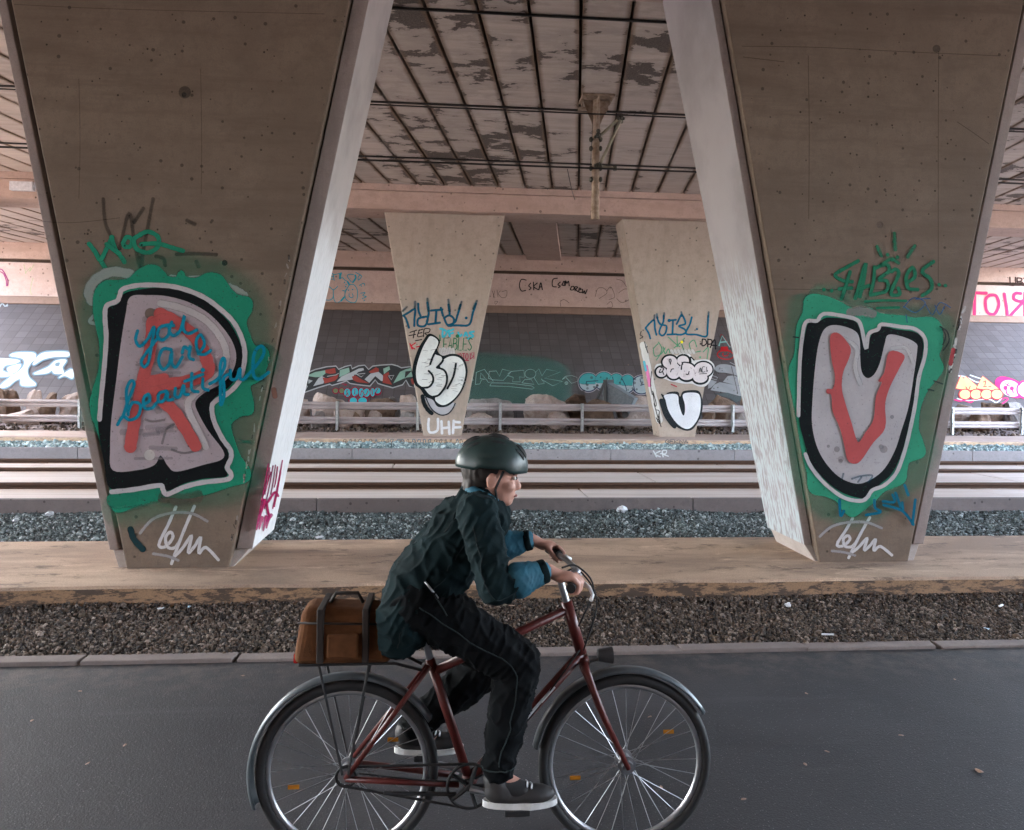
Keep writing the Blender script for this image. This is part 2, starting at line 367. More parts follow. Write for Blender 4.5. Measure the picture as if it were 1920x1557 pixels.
# ------------------------------------------------------------------ spray-can drawing on real surfaces
def catmull(p, closed=False, step=6):
    n = len(p)
    if n < 3: return [Vector(q) for q in p]
    g = (lambda i: Vector(p[i % n])) if closed else (lambda i: Vector(p[max(0, min(n - 1, i))]))
    out = []
    for i in range(n if closed else n - 1):
        a, b, c, d = g(i - 1), g(i), g(i + 1), g(i + 2)
        for j in range(step):
            t = j / step
            out.append(.5 * ((2*b) + (-a + c)*t + (2*a - 5*b + 4*c - d)*t*t + (-a + 3*b - 3*c + d)*t*t*t))
    if not closed: out.append(g(n - 1))
    return out
class Art:
    """one piece of graffiti on one plane; coordinates are those of a measuring crop (ox, oy, scale)"""
    def __init__(s, plane, ox=0, oy=0, sc=1.0, base=.003):
        s.p0, s.nrm = plane; s.T = (ox, oy, sc); s.v = []; s.f = []; s.a = []; s.mi = []; s.mats = []; s.lay = 0; s.base = base
    def pt(s, q, lift):
        px = s.T[0] + q[0] / s.T[2]; py = s.T[1] + q[1] / s.T[2]
        r = ray(px, py); t = (s.p0 - EYE).dot(s.nrm) / r.dot(s.nrm)
        return EYE + r * t + s.nrm * lift
    def mat(s, m):
        if m not in s.mats: s.mats.append(m)
        return s.mats.index(m)
    def lift(s): s.lay += 1; return s.base + s.lay * .0004
    def fill(s, pts, col, cover=1.0, smooth=True, soft=3.0, step=5):
        q = catmull(pts, True, step) if smooth else [Vector(p) for p in pts]
        q = [Vector((a.x, a.y)) for a in q]; n = len(q); L = s.lift(); b = len(s.v)
        area = sum(q[i].x * q[(i+1) % n].y - q[(i+1) % n].x * q[i].y for i in range(n)); sg = 1 if area > 0 else -1
        mi = s.mat(paint(col, cover))
        for a in q: s.v.append(s.pt(a, L)); s.a.append(1.0)
        for tri in tessellate_polygon([[Vector((a.x, a.y, 0)) for a in q]]): s.f.append(tuple(b + i for i in tri)); s.mi.append(mi)
        for i in range(n):
            d = q[(i+1) % n] - q[i-1]; d = d.normalized() if d.length > 1e-6 else Vector((1, 0))
            s.v.append(s.pt(q[i] + Vector((d.y, -d.x)) * soft * sg, L)); s.a.append(0.0)
        for i in range(n):
            j = (i + 1) % n; s.f.append((b+i, b+j, b+n+j, b+n+i)); s.mi.append(mi)
        return s
    def line(s, pts, w, col, cover=1.0, soft=.25, smooth=True, step=6, taper=False, fade=0.0):
        q = catmull(pts, False, step) if smooth else [Vector(p) for p in pts]
        q = [Vector((a[0], a[1])) for a in q]
        r = [q[0]]
        for a in q[1:]:
            if (a - r[-1]).length > .02 * w: r.append(a)
        q = r if len(r) > 1 else [q[0], q[0] + Vector((.05 * w, 0))]
        mi = s.mat(paint(col, cover)); L = s.lift(); b = len(s.v); h = w / 2; rows = []
        d0 = (q[1] - q[0]).normalized(); d1 = (q[-1] - q[-2]).normalized()
        for t in (1, .85, .5): rows.append((q[0] - d0 * h * t, d0, max(.05, math.sqrt(1 - t*t))))
        for i, a in enumerate(q):
            d = (q[min(i+1, len(q)-1)] - q[max(i-1, 0)]); d = d.normalized() if d.length > 1e-6 else d0
            k_ = 1 - .6 * i / len(q) if taper else 1 + .06 * math.sin(i * 1.7)
            rows.append((a, d, k_))
        e = (1 - .6) if taper else 1
        for t in (.5, .85, 1): rows.append((q[-1] + d1 * h * t, d1, e * max(.05, math.sqrt(1 - t*t))))
        for i, (c, d, k_) in enumerate(rows):
            nn = Vector((-d.y, d.x)); ln = L + .00025 * i / len(rows)
            for u, al in ((-(1+soft), 0), (-(1-soft), 1), ((1-soft), 1), (1+soft, 0)):
                s.v.append(s.pt(c + nn * u * h * k_, ln)); s.a.append((al if 0 < i < len(rows) - 1 else al * .3) * (1 - fade * i / len(rows)))
        for i in range(len(rows) - 1):
            for j in range(3): s.f.append((b+i*4+j, b+i*4+j+1, b+i*4+j+5, b+i*4+j+4)); s.mi.append(mi)
        return s
    def lines(s, strokes, w, col, **kw):
        for st in strokes: s.line(st, w, col, **kw)
        return s
    def ell(s, c, rx, ry, rot=0, n=18):
        return [(c[0] + rx*math.cos(a)*math.cos(rot) - ry*math.sin(a)*math.sin(rot), c[1] + rx*math.cos(a)*math.sin(rot) + ry*math.sin(a)*math.cos(rot)) for a in (2*PI*i/n for i in range(n))]
    def dot(s, c, r, col, soft=None, **kw): return s.fill(s.ell(c, r, r, 0, 10), col, soft=soft or max(1, r * .25), **kw)
    def ring(s, c, rx, ry, w, col, rot=0, **kw):
        e = s.ell(c, rx, ry, rot); return s.line(e + [e[0]], w, col, **kw)
    def text(s, txt, x, y, h, cw, w, col, slant=0, dy=0, **kw):
        for i, ch in enumerate(txt):
            for st in GL.get(ch, []):
                s.line([(x + i*cw + a*cw*.78 + (1-b)*slant*h, y + b*h + i*dy) for a, b in st], w, col, smooth=ch in 'OSCUQDPRBJG', **kw)
        return s
    def build(s, name, parent, label=None):
        me = bpy.data.meshes.new(name); off = root_loc(parent)
        me.from_pydata([p - off for p in s.v], [], s.f)
        for m in s.mats: me.materials.append(m)
        me.polygons.foreach_set('material_index', s.mi)
        at = me.attributes.new('cover', 'FLOAT', 'POINT'); at.data.foreach_set('value', s.a); me.update()
        o = bpy.data.objects.new(name, me); COL.objects.link(o); o.parent = parent
        if label: o['label'] = label
        return o
GL = {'A': [[(0,1),(.5,0),(1,1)],[(.2,.62),(.8,.62)]], 'B': [[(0,0),(0,1),(.9,.85),(.8,.5),(0,.48),(.7,.4),(.75,.1),(0,0)]], 'C': [[(1,.15),(.5,0),(.05,.4),(.15,.85),(.6,1),(1,.85)]],
 'D': [[(0,0),(0,1),(.7,.85),(1,.5),(.7,.12),(0,0)]], 'E': [[(.95,0),(0,0),(0,1),(.95,1)],[(0,.5),(.75,.5)]], 'F': [[(.95,0),(0,0),(0,1)],[(0,.5),(.75,.5)]], 'G': [[(1,.15),(.5,0),(.05,.4),(.15,.85),(.6,1),(1,.8),(1,.5),(.6,.5)]],
 'H': [[(0,0),(0,1)],[(1,0),(1,1)],[(0,.5),(1,.5)]], 'I': [[(.5,0),(.5,1)]], 'K': [[(0,0),(0,1)],[(1,0),(0,.55),(1,1)]], 'L': [[(0,0),(0,1),(.9,1)]], 'M': [[(0,1),(.1,0),(.5,.6),(.9,0),(1,1)]],
 'N': [[(0,1),(0,0),(1,1),(1,0)]], 'O': [[(.5,0),(.05,.3),(.1,.8),(.5,1),(.95,.7),(.9,.2),(.5,0)]], 'P': [[(0,1),(0,0),(.9,.1),(.9,.45),(0,.55)]], 'Q': [[(.5,0),(.05,.3),(.1,.8),(.5,1),(.95,.7),(.9,.2),(.5,0)],[(.6,.7),(1.1,1.1)]],
 'R': [[(0,1),(0,0),(.9,.1),(.85,.45),(0,.52),(1,1)]], 'S': [[(.95,.12),(.4,0),(.08,.25),(.5,.5),(.92,.75),(.5,1),(.02,.88)]], 'T': [[(0,0),(1,0)],[(.5,0),(.5,1)]], 'U': [[(0,0),(.05,.8),(.5,1),(.95,.8),(1,0)]],
 'V': [[(0,0),(.5,1),(1,0)]], 'W': [[(0,0),(.25,1),(.5,.4),(.75,1),(1,0)]], 'X': [[(0,0),(1,1)],[(1,0),(0,1)]], 'Y': [[(0,0),(.5,.5),(1,0)],[(.5,.5),(.5,1)]], 'Z': [[(0,0),(1,0),(0,1),(1,1)]], '2': [[(.05,.2),(.5,0),(.9,.25),(0,1),(1,1)]],
 'i': [[(.5,.35),(.5,1)],[(.45,.1),(.5,.14)]], 'w': [[(0,.4),(.25,1),(.5,.5),(.75,1),(1,.4)]], 'r': [[(.1,.4),(.1,1)],[(.1,.6),(.5,.4),(.9,.45)]], 'e': [[(.1,.7),(.9,.65),(.6,.4),(.1,.6),(.3,1),(.9,.95)]], '-': [[(.1,.55),(.9,.5)]], '.': [[(.4,.95),(.5,1)]]}
GL['y'] = [[(1, 1), (1, 0), (.1, .1), (.15, .45), (1, .52), (0, 1)]]   # mirrored R

# ------------------------------------------------------------------ levels and lines measured in the place
XL, XR = -16.0, 19.0             # open ends of the underpass
ZC = 5.85                        # soffit
PL1 = (5.93, 7.53, .152)         # near platform: front, back, top
PL2 = (16.21, 18.3, .427)
K1, K1Z = 9.78, .18; K2, K2Z = 14.99, .318
GX0, GX1 = -60, 60
#@@SETTING

# ------------------------------------------------------------------ the setting: ground, road, platforms, track bed
ZC, ZC2 = 6.0, 5.77
def struct(name, mb, mats, **kw):
    return tag(mb.build(name, mats, **kw), kind='structure')
struct('ground', MB().box((-400, -400, -.5), (400, 400, -.03)), M['outside'])
struct('road', MB().box((GX0, -5.3, -.2), (GX1, 4.76, 0)), M['road'])
mb = MB(); x = -20.0
while x < 20:
    L = random.uniform(.85, 1.05); j = random.uniform(-.006, .006); t = random.uniform(-.006, .008); zz = .012 + random.uniform(0, .012)
    sk = random.uniform(-.03, .06)
    mb.hexa([(x+.012, 4.765+j, -.1), (x+L-.008+sk, 4.765+j+t, -.1), (x+L-.008, 4.875+j+t, -.1), (x+.012, 4.875+j, -.1)],
            [(x+.012, 4.765+j, zz), (x+L-.008+sk, 4.765+j+t, zz), (x+L-.008, 4.875+j+t, zz), (x+.012, 4.875+j, zz)]); x += L
struct('road_edging', mb, M['edging'], bevel=.006)
struct('gravel_bed', MB().box((GX0, 4.76, -.2), (GX1, 5.93, -.012)), M['bed'])
def platform(name, y0, y1, z, mat, rag):
    mb = MB(); n = 260; xs = [-24 + 52 * i / n for i in range(n + 1)]; vs = []; fs = []
    for i, x in enumerate(xs):
        a = rag * noise.noise((x * 2.3, 3.1, 0)) + rag * .6 * noise.noise((x * 9, 7, 0)); c = rag * .7 * noise.noise((x * 5, 1, 4))
        vs += [(x, y0 + a * .6, -.2), (x, y0 + a, z - .02 + c * .6), (x, y0 + .02 + a, z + c * .3), (x, y0 + .12, z), (x, y1, z), (x, y1, -.2)]
    for i in range(n):
        for j in range(5): fs.append((i*6+j, (i+1)*6+j, (i+1)*6+j+1, i*6+j+1))
    mb.add(vs, fs); return struct(name, mb, mat, smooth=False)
platform('concrete_platform', PL1[0], PL1[1], PL1[2], M['platform'], .03)
struct('ballast_bed', MB().box((GX0, 7.53, -.2), (GX1, 9.80, -.012)), M['bed'])
mb = MB(); x = -24.0; kx = []
while x < 26:
    mb.box((x + .005, K1, -.2), (x + 2.475, K1 + .095, K1Z + .004 + random.uniform(-.003, .003))); x += 2.48
struct('track_kerb', mb, M['kerb'], bevel=.008)
struct('track_bed', MB().box((GX0, 9.87, -.2), (GX1, 14.99, .075)), M['groove'])
for a, b in ((9.882, 10.68), (11.22, 12.52), (13.03, 13.68)):
    mb = MB(); x = -26.0 + a
    while x < 32: mb.box((x + .008, a, .07), (x + 5.992, b, K1Z + random.uniform(-.003, .003))); x += 6.0
    struct('track_slab', mb, M['slab'], bevel=.012)
mb = MB(); x = -25.3
while x < 30:
    mb.box((x + .005, K2, -.2), (x + 2.595, K2 + .11, K2Z + random.uniform(-.003, .003))); x += 2.6
kerb_far = struct('track_kerb', mb, M['kerb_far'], bevel=.008)
struct('ballast_bed', MB().box((GX0, K2 + .1, -.2), (GX1, 16.25, K2Z - .03)), M['bed'])
plat_far = platform('concrete_platform', PL2[0], PL2[1] - .5, PL2[2], M['platform_far'], .012)
mb = MB(); vs = []; fs = []; nx, ny = 240, 26
for j in range(ny + 1):
    for i in range(nx + 1):
        x = -24 + 56 * i / nx; y = 17.75 + 3.4 * j / ny
        z = .41 + .05 * noise.noise((x * 1.3, y * 1.3, 2)) + .035 * noise.noise((x * 6, y * 6, 1)) + max(0, (y - 18.2)) * .06
        vs.append((x, y, z))
for j in range(ny):
    for i in range(nx): a = j*(nx+1)+i; fs.append((a, a+1, a+nx+2, a+nx+1))
struct('rubble_ground', mb.add(vs, fs), M['dirt'], smooth=True)
SLY0, SLZ0, SLY1, SLZ1 = 20.2, .45, 24.45, 3.93
slope = struct('embankment', MB().hexa([(GX0, SLY0, -1), (GX1, SLY0, -1), (GX1, 30, -1), (GX0, 30, -1)], [(GX0, SLY0, SLZ0), (GX1, SLY0, SLZ0), (GX1, SLY1, SLZ1), (GX0, SLY1, SLZ1)]), M['tiles'])

struct('embankment', MB().hexa([(GX0, -14, -1), (GX1, -14, -1), (GX1, -5.2, -1), (GX0, -5.2, -1)], [(GX0, -10.2, 3.9), (GX1, -10.2, 3.9), (GX1, -5.2, 0), (GX0, -5.2, 0)]), M['tiles'])  # unseen slope added behind the camera to keep light off the column fronts
# ------------------------------------------------------------------ loose stone (nobody could count it)
def pebbles(name, x0, x1, y0, y1, size, n, mat, zf):
    t = (1 + 5 ** .5) / 2
    bv = np.array([(-1,t,0),(1,t,0),(-1,-t,0),(1,-t,0),(0,-1,t),(0,1,t),(0,-1,-t),(0,1,-t),(t,0,-1),(t,0,1),(-t,0,-1),(-t,0,1)]) / math.sqrt(1 + t*t)
    bf = np.array([(0,11,5),(0,5,1),(0,1,7),(0,7,10),(0,10,11),(1,5,9),(5,11,4),(11,10,2),(10,7,6),(7,1,8),(3,9,4),(3,4,2),(3,2,6),(3,6,8),(3,8,9),(4,9,5),(2,4,11),(6,2,10),(8,6,7),(9,8,1)])
    s = size * np.exp(rng.normal(0, .35, n))[:, None] * rng.uniform(.6, 1.25, (n, 3))
    a = rng.uniform(0, 2*PI, (n, 3)); V = bv[None] * s[:, None, :] * rng.uniform(.78, 1.15, (n, 12, 1))
    for ax in range(3):
        i, j = [(1, 2), (0, 2), (0, 1)][ax]; c, d = np.cos(a[:, ax])[:, None], np.sin(a[:, ax])[:, None]
        p, q = V[:, :, i].copy(), V[:, :, j].copy(); V[:, :, i] = p*c - q*d; V[:, :, j] = p*d + q*c
    X = rng.uniform(x0, x1, n); Y = rng.uniform(y0, y1, n); Z = np.array([zf(p, q) for p, q in zip(X, Y)]) + rng.uniform(-.2, .7, n) * size
    V += np.stack([X, Y, Z], 1)[:, None, :]
    me = bpy.data.meshes.new(name); nv, nf = n * 12, n * 20
    me.vertices.add(nv); me.vertices.foreach_set('co', V.reshape(-1).astype(np.float32))
    Fi = (bf[None] + (np.arange(n) * 12)[:, None, None]).reshape(-1)
    me.loops.add(nf * 3); me.loops.foreach_set('vertex_index', Fi.astype(np.int32))
    me.polygons.add(nf); me.polygons.foreach_set('loop_start', (np.arange(nf) * 3).astype(np.int32))
    me.materials.append(mat); me.update(calc_edges=True); me.validate()
    o = bpy.data.objects.new(name, me); COL.objects.link(o); return tag(o, kind='stuff')
def zn(x, y): return .012 * noise.noise((x * 2, y * 2, 0)) + .035 * max(0, noise.noise((x * .9, y * 1.5, 5))) + max(0, (y - 5.6)) * .05
tag(pebbles('brown_gravel', -5.5, 6.5, 4.86, 5.95, .0084, 56000, M['pebble_near'], zn), 'loose brown gravel between the road edging and the near platform')
tag(pebbles('dark_ballast', -8, 10, 7.55, 9.79, .0125, 70000, M['pebble_mid'], lambda x, y: .01 + .04 * noise.noise((x * 1.5, y * 1.5, 9))), 'blue grey track ballast behind the near platform')
tag(pebbles('pale_ballast', -13.5, 18, 15.1, 16.24, .026, 20000, M['pebble_far'], lambda x, y: K2Z - .01 + .02 * noise.noise((x * 2, y * 2, 3))), 'pale ballast strip in front of the far platform')
tag(pebbles('dirt_rubble', -14, 18, 17.9, 20.1, .03, 5000, M['pebble_near'], lambda x, y: .42 + max(0, (y - 18.2)) * .06), 'small rubble on the dirt behind the guard rail')

# ------------------------------------------------------------------ rails
for n_, (yy, lab) in enumerate(((10.93, 'rusty rail nearest the road, in the groove by the near kerb'), (12.78, 'rusty rail in the groove between the two widest pale slabs'), (13.98, 'rusty rail in the farthest groove at the foot of the far kerb'))):
    prof = [(-.065, .0), (.065, .0), (.065, .012), (.012, .03), (.012, .085), (.036, .10), (.034, .128), (-.034, .128), (-.036, .10), (-.012, .085), (-.012, .03), (-.065, .012)]
    hh = (.162, .138, .150)[n_]; vs = [(xx, yy + p[0], .070 + p[1] * hh / .128) for xx in (GX0 + 5, GX1 - 5) for p in prof]; m = len(prof)
    o = MB().add(vs, [(i, (i+1) % m, m + (i+1) % m, m + i) for i in range(m)]).build('rail', M['rust'])
    tag(o, lab, 'rail', 'tram rails')

# ------------------------------------------------------------------ the bridge over it all
bridge = thing('road_bridge', 'low concrete bridge deck with peeling plank soffit spanning the tracks', 'bridge', (0, 0, 0))
TL, TR, YB = -19.2, 16.4, -10.2
def planks(name, y0, y1, z):
    mb = MB(); i = math.ceil(TL / PITCH)
    while (i + 1) * PITCH < TR:
        a, b = i * PITCH + .02, (i + 1) * PITCH - .02; i += 1
        dz = random.uniform(-.004, .004)
        mb.hexa([(a+SK*y0, y0, z+dz), (b+SK*y0, y0, z+dz), (b+SK*y1, y1, z+dz), (a+SK*y1, y1, z+dz)],
                [(a+SK*y0, y0, z+.3), (b+SK*y0, y0, z+.3), (b+SK*y1, y1, z+.3), (a+SK*y1, y1, z+.3)])
    o = mb.build(name, M['soffit'], bridge, bevel=.008)
    return o
planks('soffit', YB, 16.71, ZC); planks('soffit', 17.74, 24.6, ZC2)
y0, y1 = YB - .3, 27
MB().hexa([(TL+SK*y0, y0, ZC+.13), (TR+SK*y0, y0, ZC+.13), (TR+SK*y1, y1, ZC+.13), (TL+SK*y1, y1, ZC+.13)], [(TL+SK*y0, y0, ZC+.9), (TR+SK*y0, y0, ZC+.9), (TR+SK*y1, y1, ZC+.9), (TL+SK*y1, y1, ZC+.9)]).build('deck_slab', M['joint'], bridge)
for t in (TL, TR):
    MB().hexa([(t-.3+SK*y0, y0, ZC+.02), (t+SK*y0, y0, ZC+.02), (t+SK*y1, y1, ZC+.02), (t-.3+SK*y1, y1, ZC+.02)], [(t-.3+SK*y0, y0, ZC+1.3), (t+SK*y0, y0, ZC+1.3), (t+SK*y1, y1, ZC+1.3), (t-.3+SK*y1, y1, ZC+1.3)]).build('edge_girder', M['beam'], bridge)
ZB = 5.455
def crossbeam(y0, y1, ZB):
    mb = MB(); a, b = TL + SK*y0 + .1, TR + SK*y0 + .1; n = 40
    mb.box((a, y0, ZB), (b, y1, ZC - .14)); mb.box((a, y0 - .06, ZC - .136), (b, y1 + (.06 if ZB < 5.6 else .0), ZC + .1))
    return mb.build('crossbeam', M['beam'], bridge, bevel=.012)
ZBN = 5.78
crossbeam(6.3, 7.78, ZBN); crossbeam(16.7, 17.72, ZB)
for px, py in ((980, 28), (980, 203), (980, 304)):                     # dark tie bars across the soffit
    p = on_z(px, py, ZC - .02)
    MB().tube((TL + SK*p.y, p.y, ZC - .02), (TR + SK*p.y, p.y, ZC - .02), .016, n=6).build('tie_bar', M['wire'], bridge)
p = on_y(22, 358, 16.6); q = on_y(66, 343, 16.6)
box = MB().box((p.x, 16.5, p.z), (q.x, 16.63, q.z)).build('junction_box', plain('pale_box', (.62, .62, .64), .4), None, bevel=.01, loc=(p.x, 16.63, p.z))
tag(box, 'pale rectangular box fixed on the pink crossbeam at the left edge', 'box')
t0 = on_y(988, 478, 24.3); t1 = on_y(1052, 478, 24.3)
ya, yb = 17.8, 24.4
MB().hexa([(t0.x+SK*(ya-24.3), ya, ZC2-.16), (t1.x+SK*(ya-24.3), ya, ZC2-.16), (t1.x+SK*.1, yb, ZC2-.16), (t0.x+SK*.1, yb, ZC2-.16)], [(t0.x+SK*(ya-24.3), ya, ZC2+.05), (t1.x+SK*(ya-24.3), ya, ZC2+.05), (t1.x+SK*.1, yb, ZC2+.05), (t0.x+SK*.1, yb, ZC2+.05)]).build('stiffening_rib', M['beam'], bridge, bevel=.01)
# beam seat, wall
abut = thing('abutment', 'pale abutment wall with tags along the top of the tiled slope', 'wall', (0, 24.5, 3.9))
MB().box((GX0 + 30, 24.45, 3.4), (GX1 - 30, 26, 5.15)).build('wall_face', M['wall'], abut, bevel=.01)
mb = MB(); mb.hexa([(GX0+30, 24.30, 3.86), (GX1-30, 24.30, 3.86), (GX1-30, 24.449, 3.80), (GX0+30, 24.449, 3.80)], [(GX0+30, 24.38, 4.06), (GX1-30, 24.38, 4.06), (GX1-30, 24.449, 4.10), (GX0+30, 24.449, 4.10)])
mb.build('ledge', concrete('shaded_ledge_concrete', (.30, .20, .155), (.2, .14, .11), pits=False), abut)  # darker brown carries the shadow at the wall base in the colour
MB().box((GX0 + 30, 24.55, 5.15), (GX1 - 30, 26, 5.27)).build('bearing_gap', M['joint'], abut)
MB().box((TL + SK*24.4 - .2, 24.42, 5.26), (TR + SK*24.4, 26, ZC2 + .25)).build('end_beam', M['beam'], bridge, bevel=.01)

MB().box((GX0 + 30, -10.6, 3.4), (GX1 - 30, -10.1, ZC + .1)).build('added_back_wall', M['wall'], bridge)  # unseen wall added to shut out light from behind the camera
# ------------------------------------------------------------------ columns
YN = 6.48
def edge(pxb, pyb, pxt, pyt):                                       # straight edge through two measured points -> x at any height
    b = on_y(pxb, pyb, YN); t = on_y(pxt, pyt, YN); s = (t.x - b.x) / (t.z - b.z)
    return lambda z: b.x + (z - b.z) * s
def near_column(label, el, er, specs, washes):
    zb, zt = PL1[2], ZBN; zf = zb + .14
    def back(z): return 7.33 + (z - zb) / (zt - zb) * .42
    c = thing('bridge_column', label, 'column', ((el(zb) + er(zb)) / 2, YN, zb), 'tapered columns of the near row')
    L, Rr = el, er
    MB().hexa([(L(zb), YN, zb - .02), (Rr(zb), YN, zb - .02), (Rr(zb), back(zb) - .12, zb - .02), (L(zb), back(zb) - .12, zb - .02)],
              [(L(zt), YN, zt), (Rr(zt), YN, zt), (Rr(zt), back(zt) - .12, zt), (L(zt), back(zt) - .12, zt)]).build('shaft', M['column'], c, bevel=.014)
    for side, (sl, st), wm in zip((-1, 1), specs, washes):
        e = L if side < 0 else Rr; yf = YN + .07
        def q(z, a, b, y_0, y_1):
            x0, x1 = e(z) + side * a, e(z) + side * b
            if side < 0: x0, x1 = x1, x0
            return [(x0, y_0, z), (x1, y_0, z), (x1, y_1, z), (x0, y_1, z)]
        f = MB(); f.hexa(q(zf, sl, sl + st, yf, back(zf)), q(zt, sl, sl + st, yf, back(zt)), 0)
        f.hexa(q(zf + .01, -.01, sl + .01, YN + .42, back(zf) - .02), q(zt - .01, -.01, sl + .01, YN + .42, back(zt) - .02), 0)
        # painted outer side face
        f.m[2 if False else (5 if side < 0 else 3)] = 1
        f.build('flange', [M['flange'], wm], c, bevel=.008)
        g = MB(); g.hexa(q(zb - .01, -.02, sl + .012, YN + .03, back(zb)), q(zf - .002, -.02, sl + st * .8, YN + .10, back(zb) - .03), 0)
        g.build('foot', M['foot'], c, bevel=.006)
    return c
eL = (edge(238, 1068, 20, 0), edge(428, 1065, 655, 0)); eR = (edge(1537, 1052, 1358, 0), edge(1703, 1050, 1921, 0))
colL = near_column('broad near column painted with a big R on a green splash', *eL, ((.065, .078), (.016, .135)), (M['flange'], M['wash_white']))
colR = near_column('broad near column painted with a big U on a green splash', *eR, ((.012, .078), (.062, .105)), (M['wash_grey'], M['flange']))
YF = 16.95
def far_column(cx, label, wash=None):
    zb, zt = PL2[2], ZB; hb, ht, db, dt = .425, 1.365, .50, .72
    c = thing('bridge_column', label, 'column', (cx, YF, zb), 'tapered columns of the far row')
    MB().hexa([(cx-hb, YF, zb-.02), (cx+hb, YF, zb-.02), (cx+hb, YF+db, zb-.02), (cx-hb, YF+db, zb-.02)],
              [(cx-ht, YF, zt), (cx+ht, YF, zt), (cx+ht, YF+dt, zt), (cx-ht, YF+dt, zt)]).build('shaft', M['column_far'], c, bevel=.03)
    return c
fc1 = far_column(-.14, 'pale far column with white KO letters and UHF below'); fc2 = far_column(5.29, 'pale far column with a white U under bubble letters')
far_column(-5.6, 'plain pale far column hidden behind the R column'); far_column(-11.5, 'plain pale far column at the left edge of the photo')
far_column(10.75, 'plain pale far column hidden behind the U column')

# ------------------------------------------------------------------ guard rail
gr = thing('guard_rail', 'grey double steel guard rail on posts in front of the boulders', 'guard rail', (0, 18.35, .43))
def wbeam(z0, z1, x0, x1):
    h = z1 - z0; pr = [(.0, 0), (.0, .06), (.055, .16), (.055, .36), (.0, .45), (.0, .55), (.055, .64), (.055, .84), (.0, .94), (.0, 1)]
    vs = []; 
    for xx in (x0, x1):
        for d, u in pr: vs.append((xx, 18.36 + .06 - d, z0 + u * h))
        for d, u in reversed(pr): vs.append((xx, 18.36 + .075 - d, z0 + u * h))
    m = len(pr) * 2
    return MB().add(vs, [(i, (i+1) % m, m + (i+1) % m, m + i) for i in range(m)])
ztop = on_y(900, 756.5, 18.36).z; z2 = on_y(900, 770, 18.36).z; z3 = on_y(900, 784, 18.36).z; z4 = on_y(900, 797, 18.36).z
for a, b in ((z2, ztop), (z4, z3)):
    x = -15.0; k_ = 0
    while x < 19: wbeam(a, b, x, x + 3.995).build('rail_beam', M['galv'], gr); x += 4.0
for px in (-10, 148, 310, 470, 632, 783, 938, 1092, 1235, 1375, 1510, 1650, 1787, 1917, 2050):
    X = on_y(px, 780, 18.28).x
    m_ = MB(); m_.box((X-.035, 18.27, .3), (X+.035, 18.285, ztop + .02)); m_.box((X-.035, 18.27, .3), (X-.022, 18.34, ztop + .02)); m_.box((X+.022, 18.27, .3), (X+.035, 18.34, ztop + .02))
    po = m_.build('post', M['post'], gr)
    for zz in (ztop - .05, z2 + .05, z3 - .05, z4 + .05): MB().tube((X, 18.36, zz), (X, 18.235, zz), .022, n=8).build('bolt', M['post'], po)

# ------------------------------------------------------------------ boulders
from mathutils import kdtree
def rock(pxc, ytop, wpx, Y, mat, label, zg=.47, flat=1.0, seed=0, square=1.25):
    c = on_y(pxc, ytop, Y); hw = wpx * .56 * Y / F; h = max(.16, c.z - zg + .08); z0 = zg - .08
    bm = bmesh.new(); bmesh.ops.create_icosphere(bm, subdivisions=4, radius=1)
    rd = random.Random(seed); pl = [(Vector((rd.gauss(0, 1), rd.gauss(0, 1), rd.gauss(0, .8))).normalized(), rd.uniform(.62, .92)) for _ in range(13)]
    off = Vector((seed * 3.7, seed * 1.3, 0))
    for v in bm.verts:
        p = v.co.copy(); m = max(abs(p.x), abs(p.y), abs(p.z)); p = p.lerp(p / m, square * .6)
        for nn, d in pl:
            s = p.dot(nn)
            if s > d: p -= nn * (s - d) * .9
        p += v.co * (.10 * noise.noise(p * 2.2 + off) + .05 * noise.noise(p * 6 + off) + .025 * noise.noise(p * 15 + off))
        v.co = p
    zs = [v.co.z for v in bm.verts]; xs = [v.co.x for v in bm.verts]; lo, hi = min(zs), max(zs); xl, xh = min(xs), max(xs)
    for v in bm.verts: v.co = Vector(((v.co.x - (xl+xh)/2) / (xh-xl) * 2 * hw, v.co.y * hw * .75 * flat, (v.co.z - lo) / (hi - lo) * h))
    me = bpy.data.meshes.new('boulder'); bm.to_mesh(me); bm.free(); me.materials.append(mat)
    o = bpy.data.objects.new('boulder', me); COL.objects.link(o); o.location = (c.x, Y, z0)
    return tag(o, label, 'rock', 'boulders behind the guard rail')
RP, RB, RG = M['rock_pale'], M['rock_brown'], M['rock_grey']
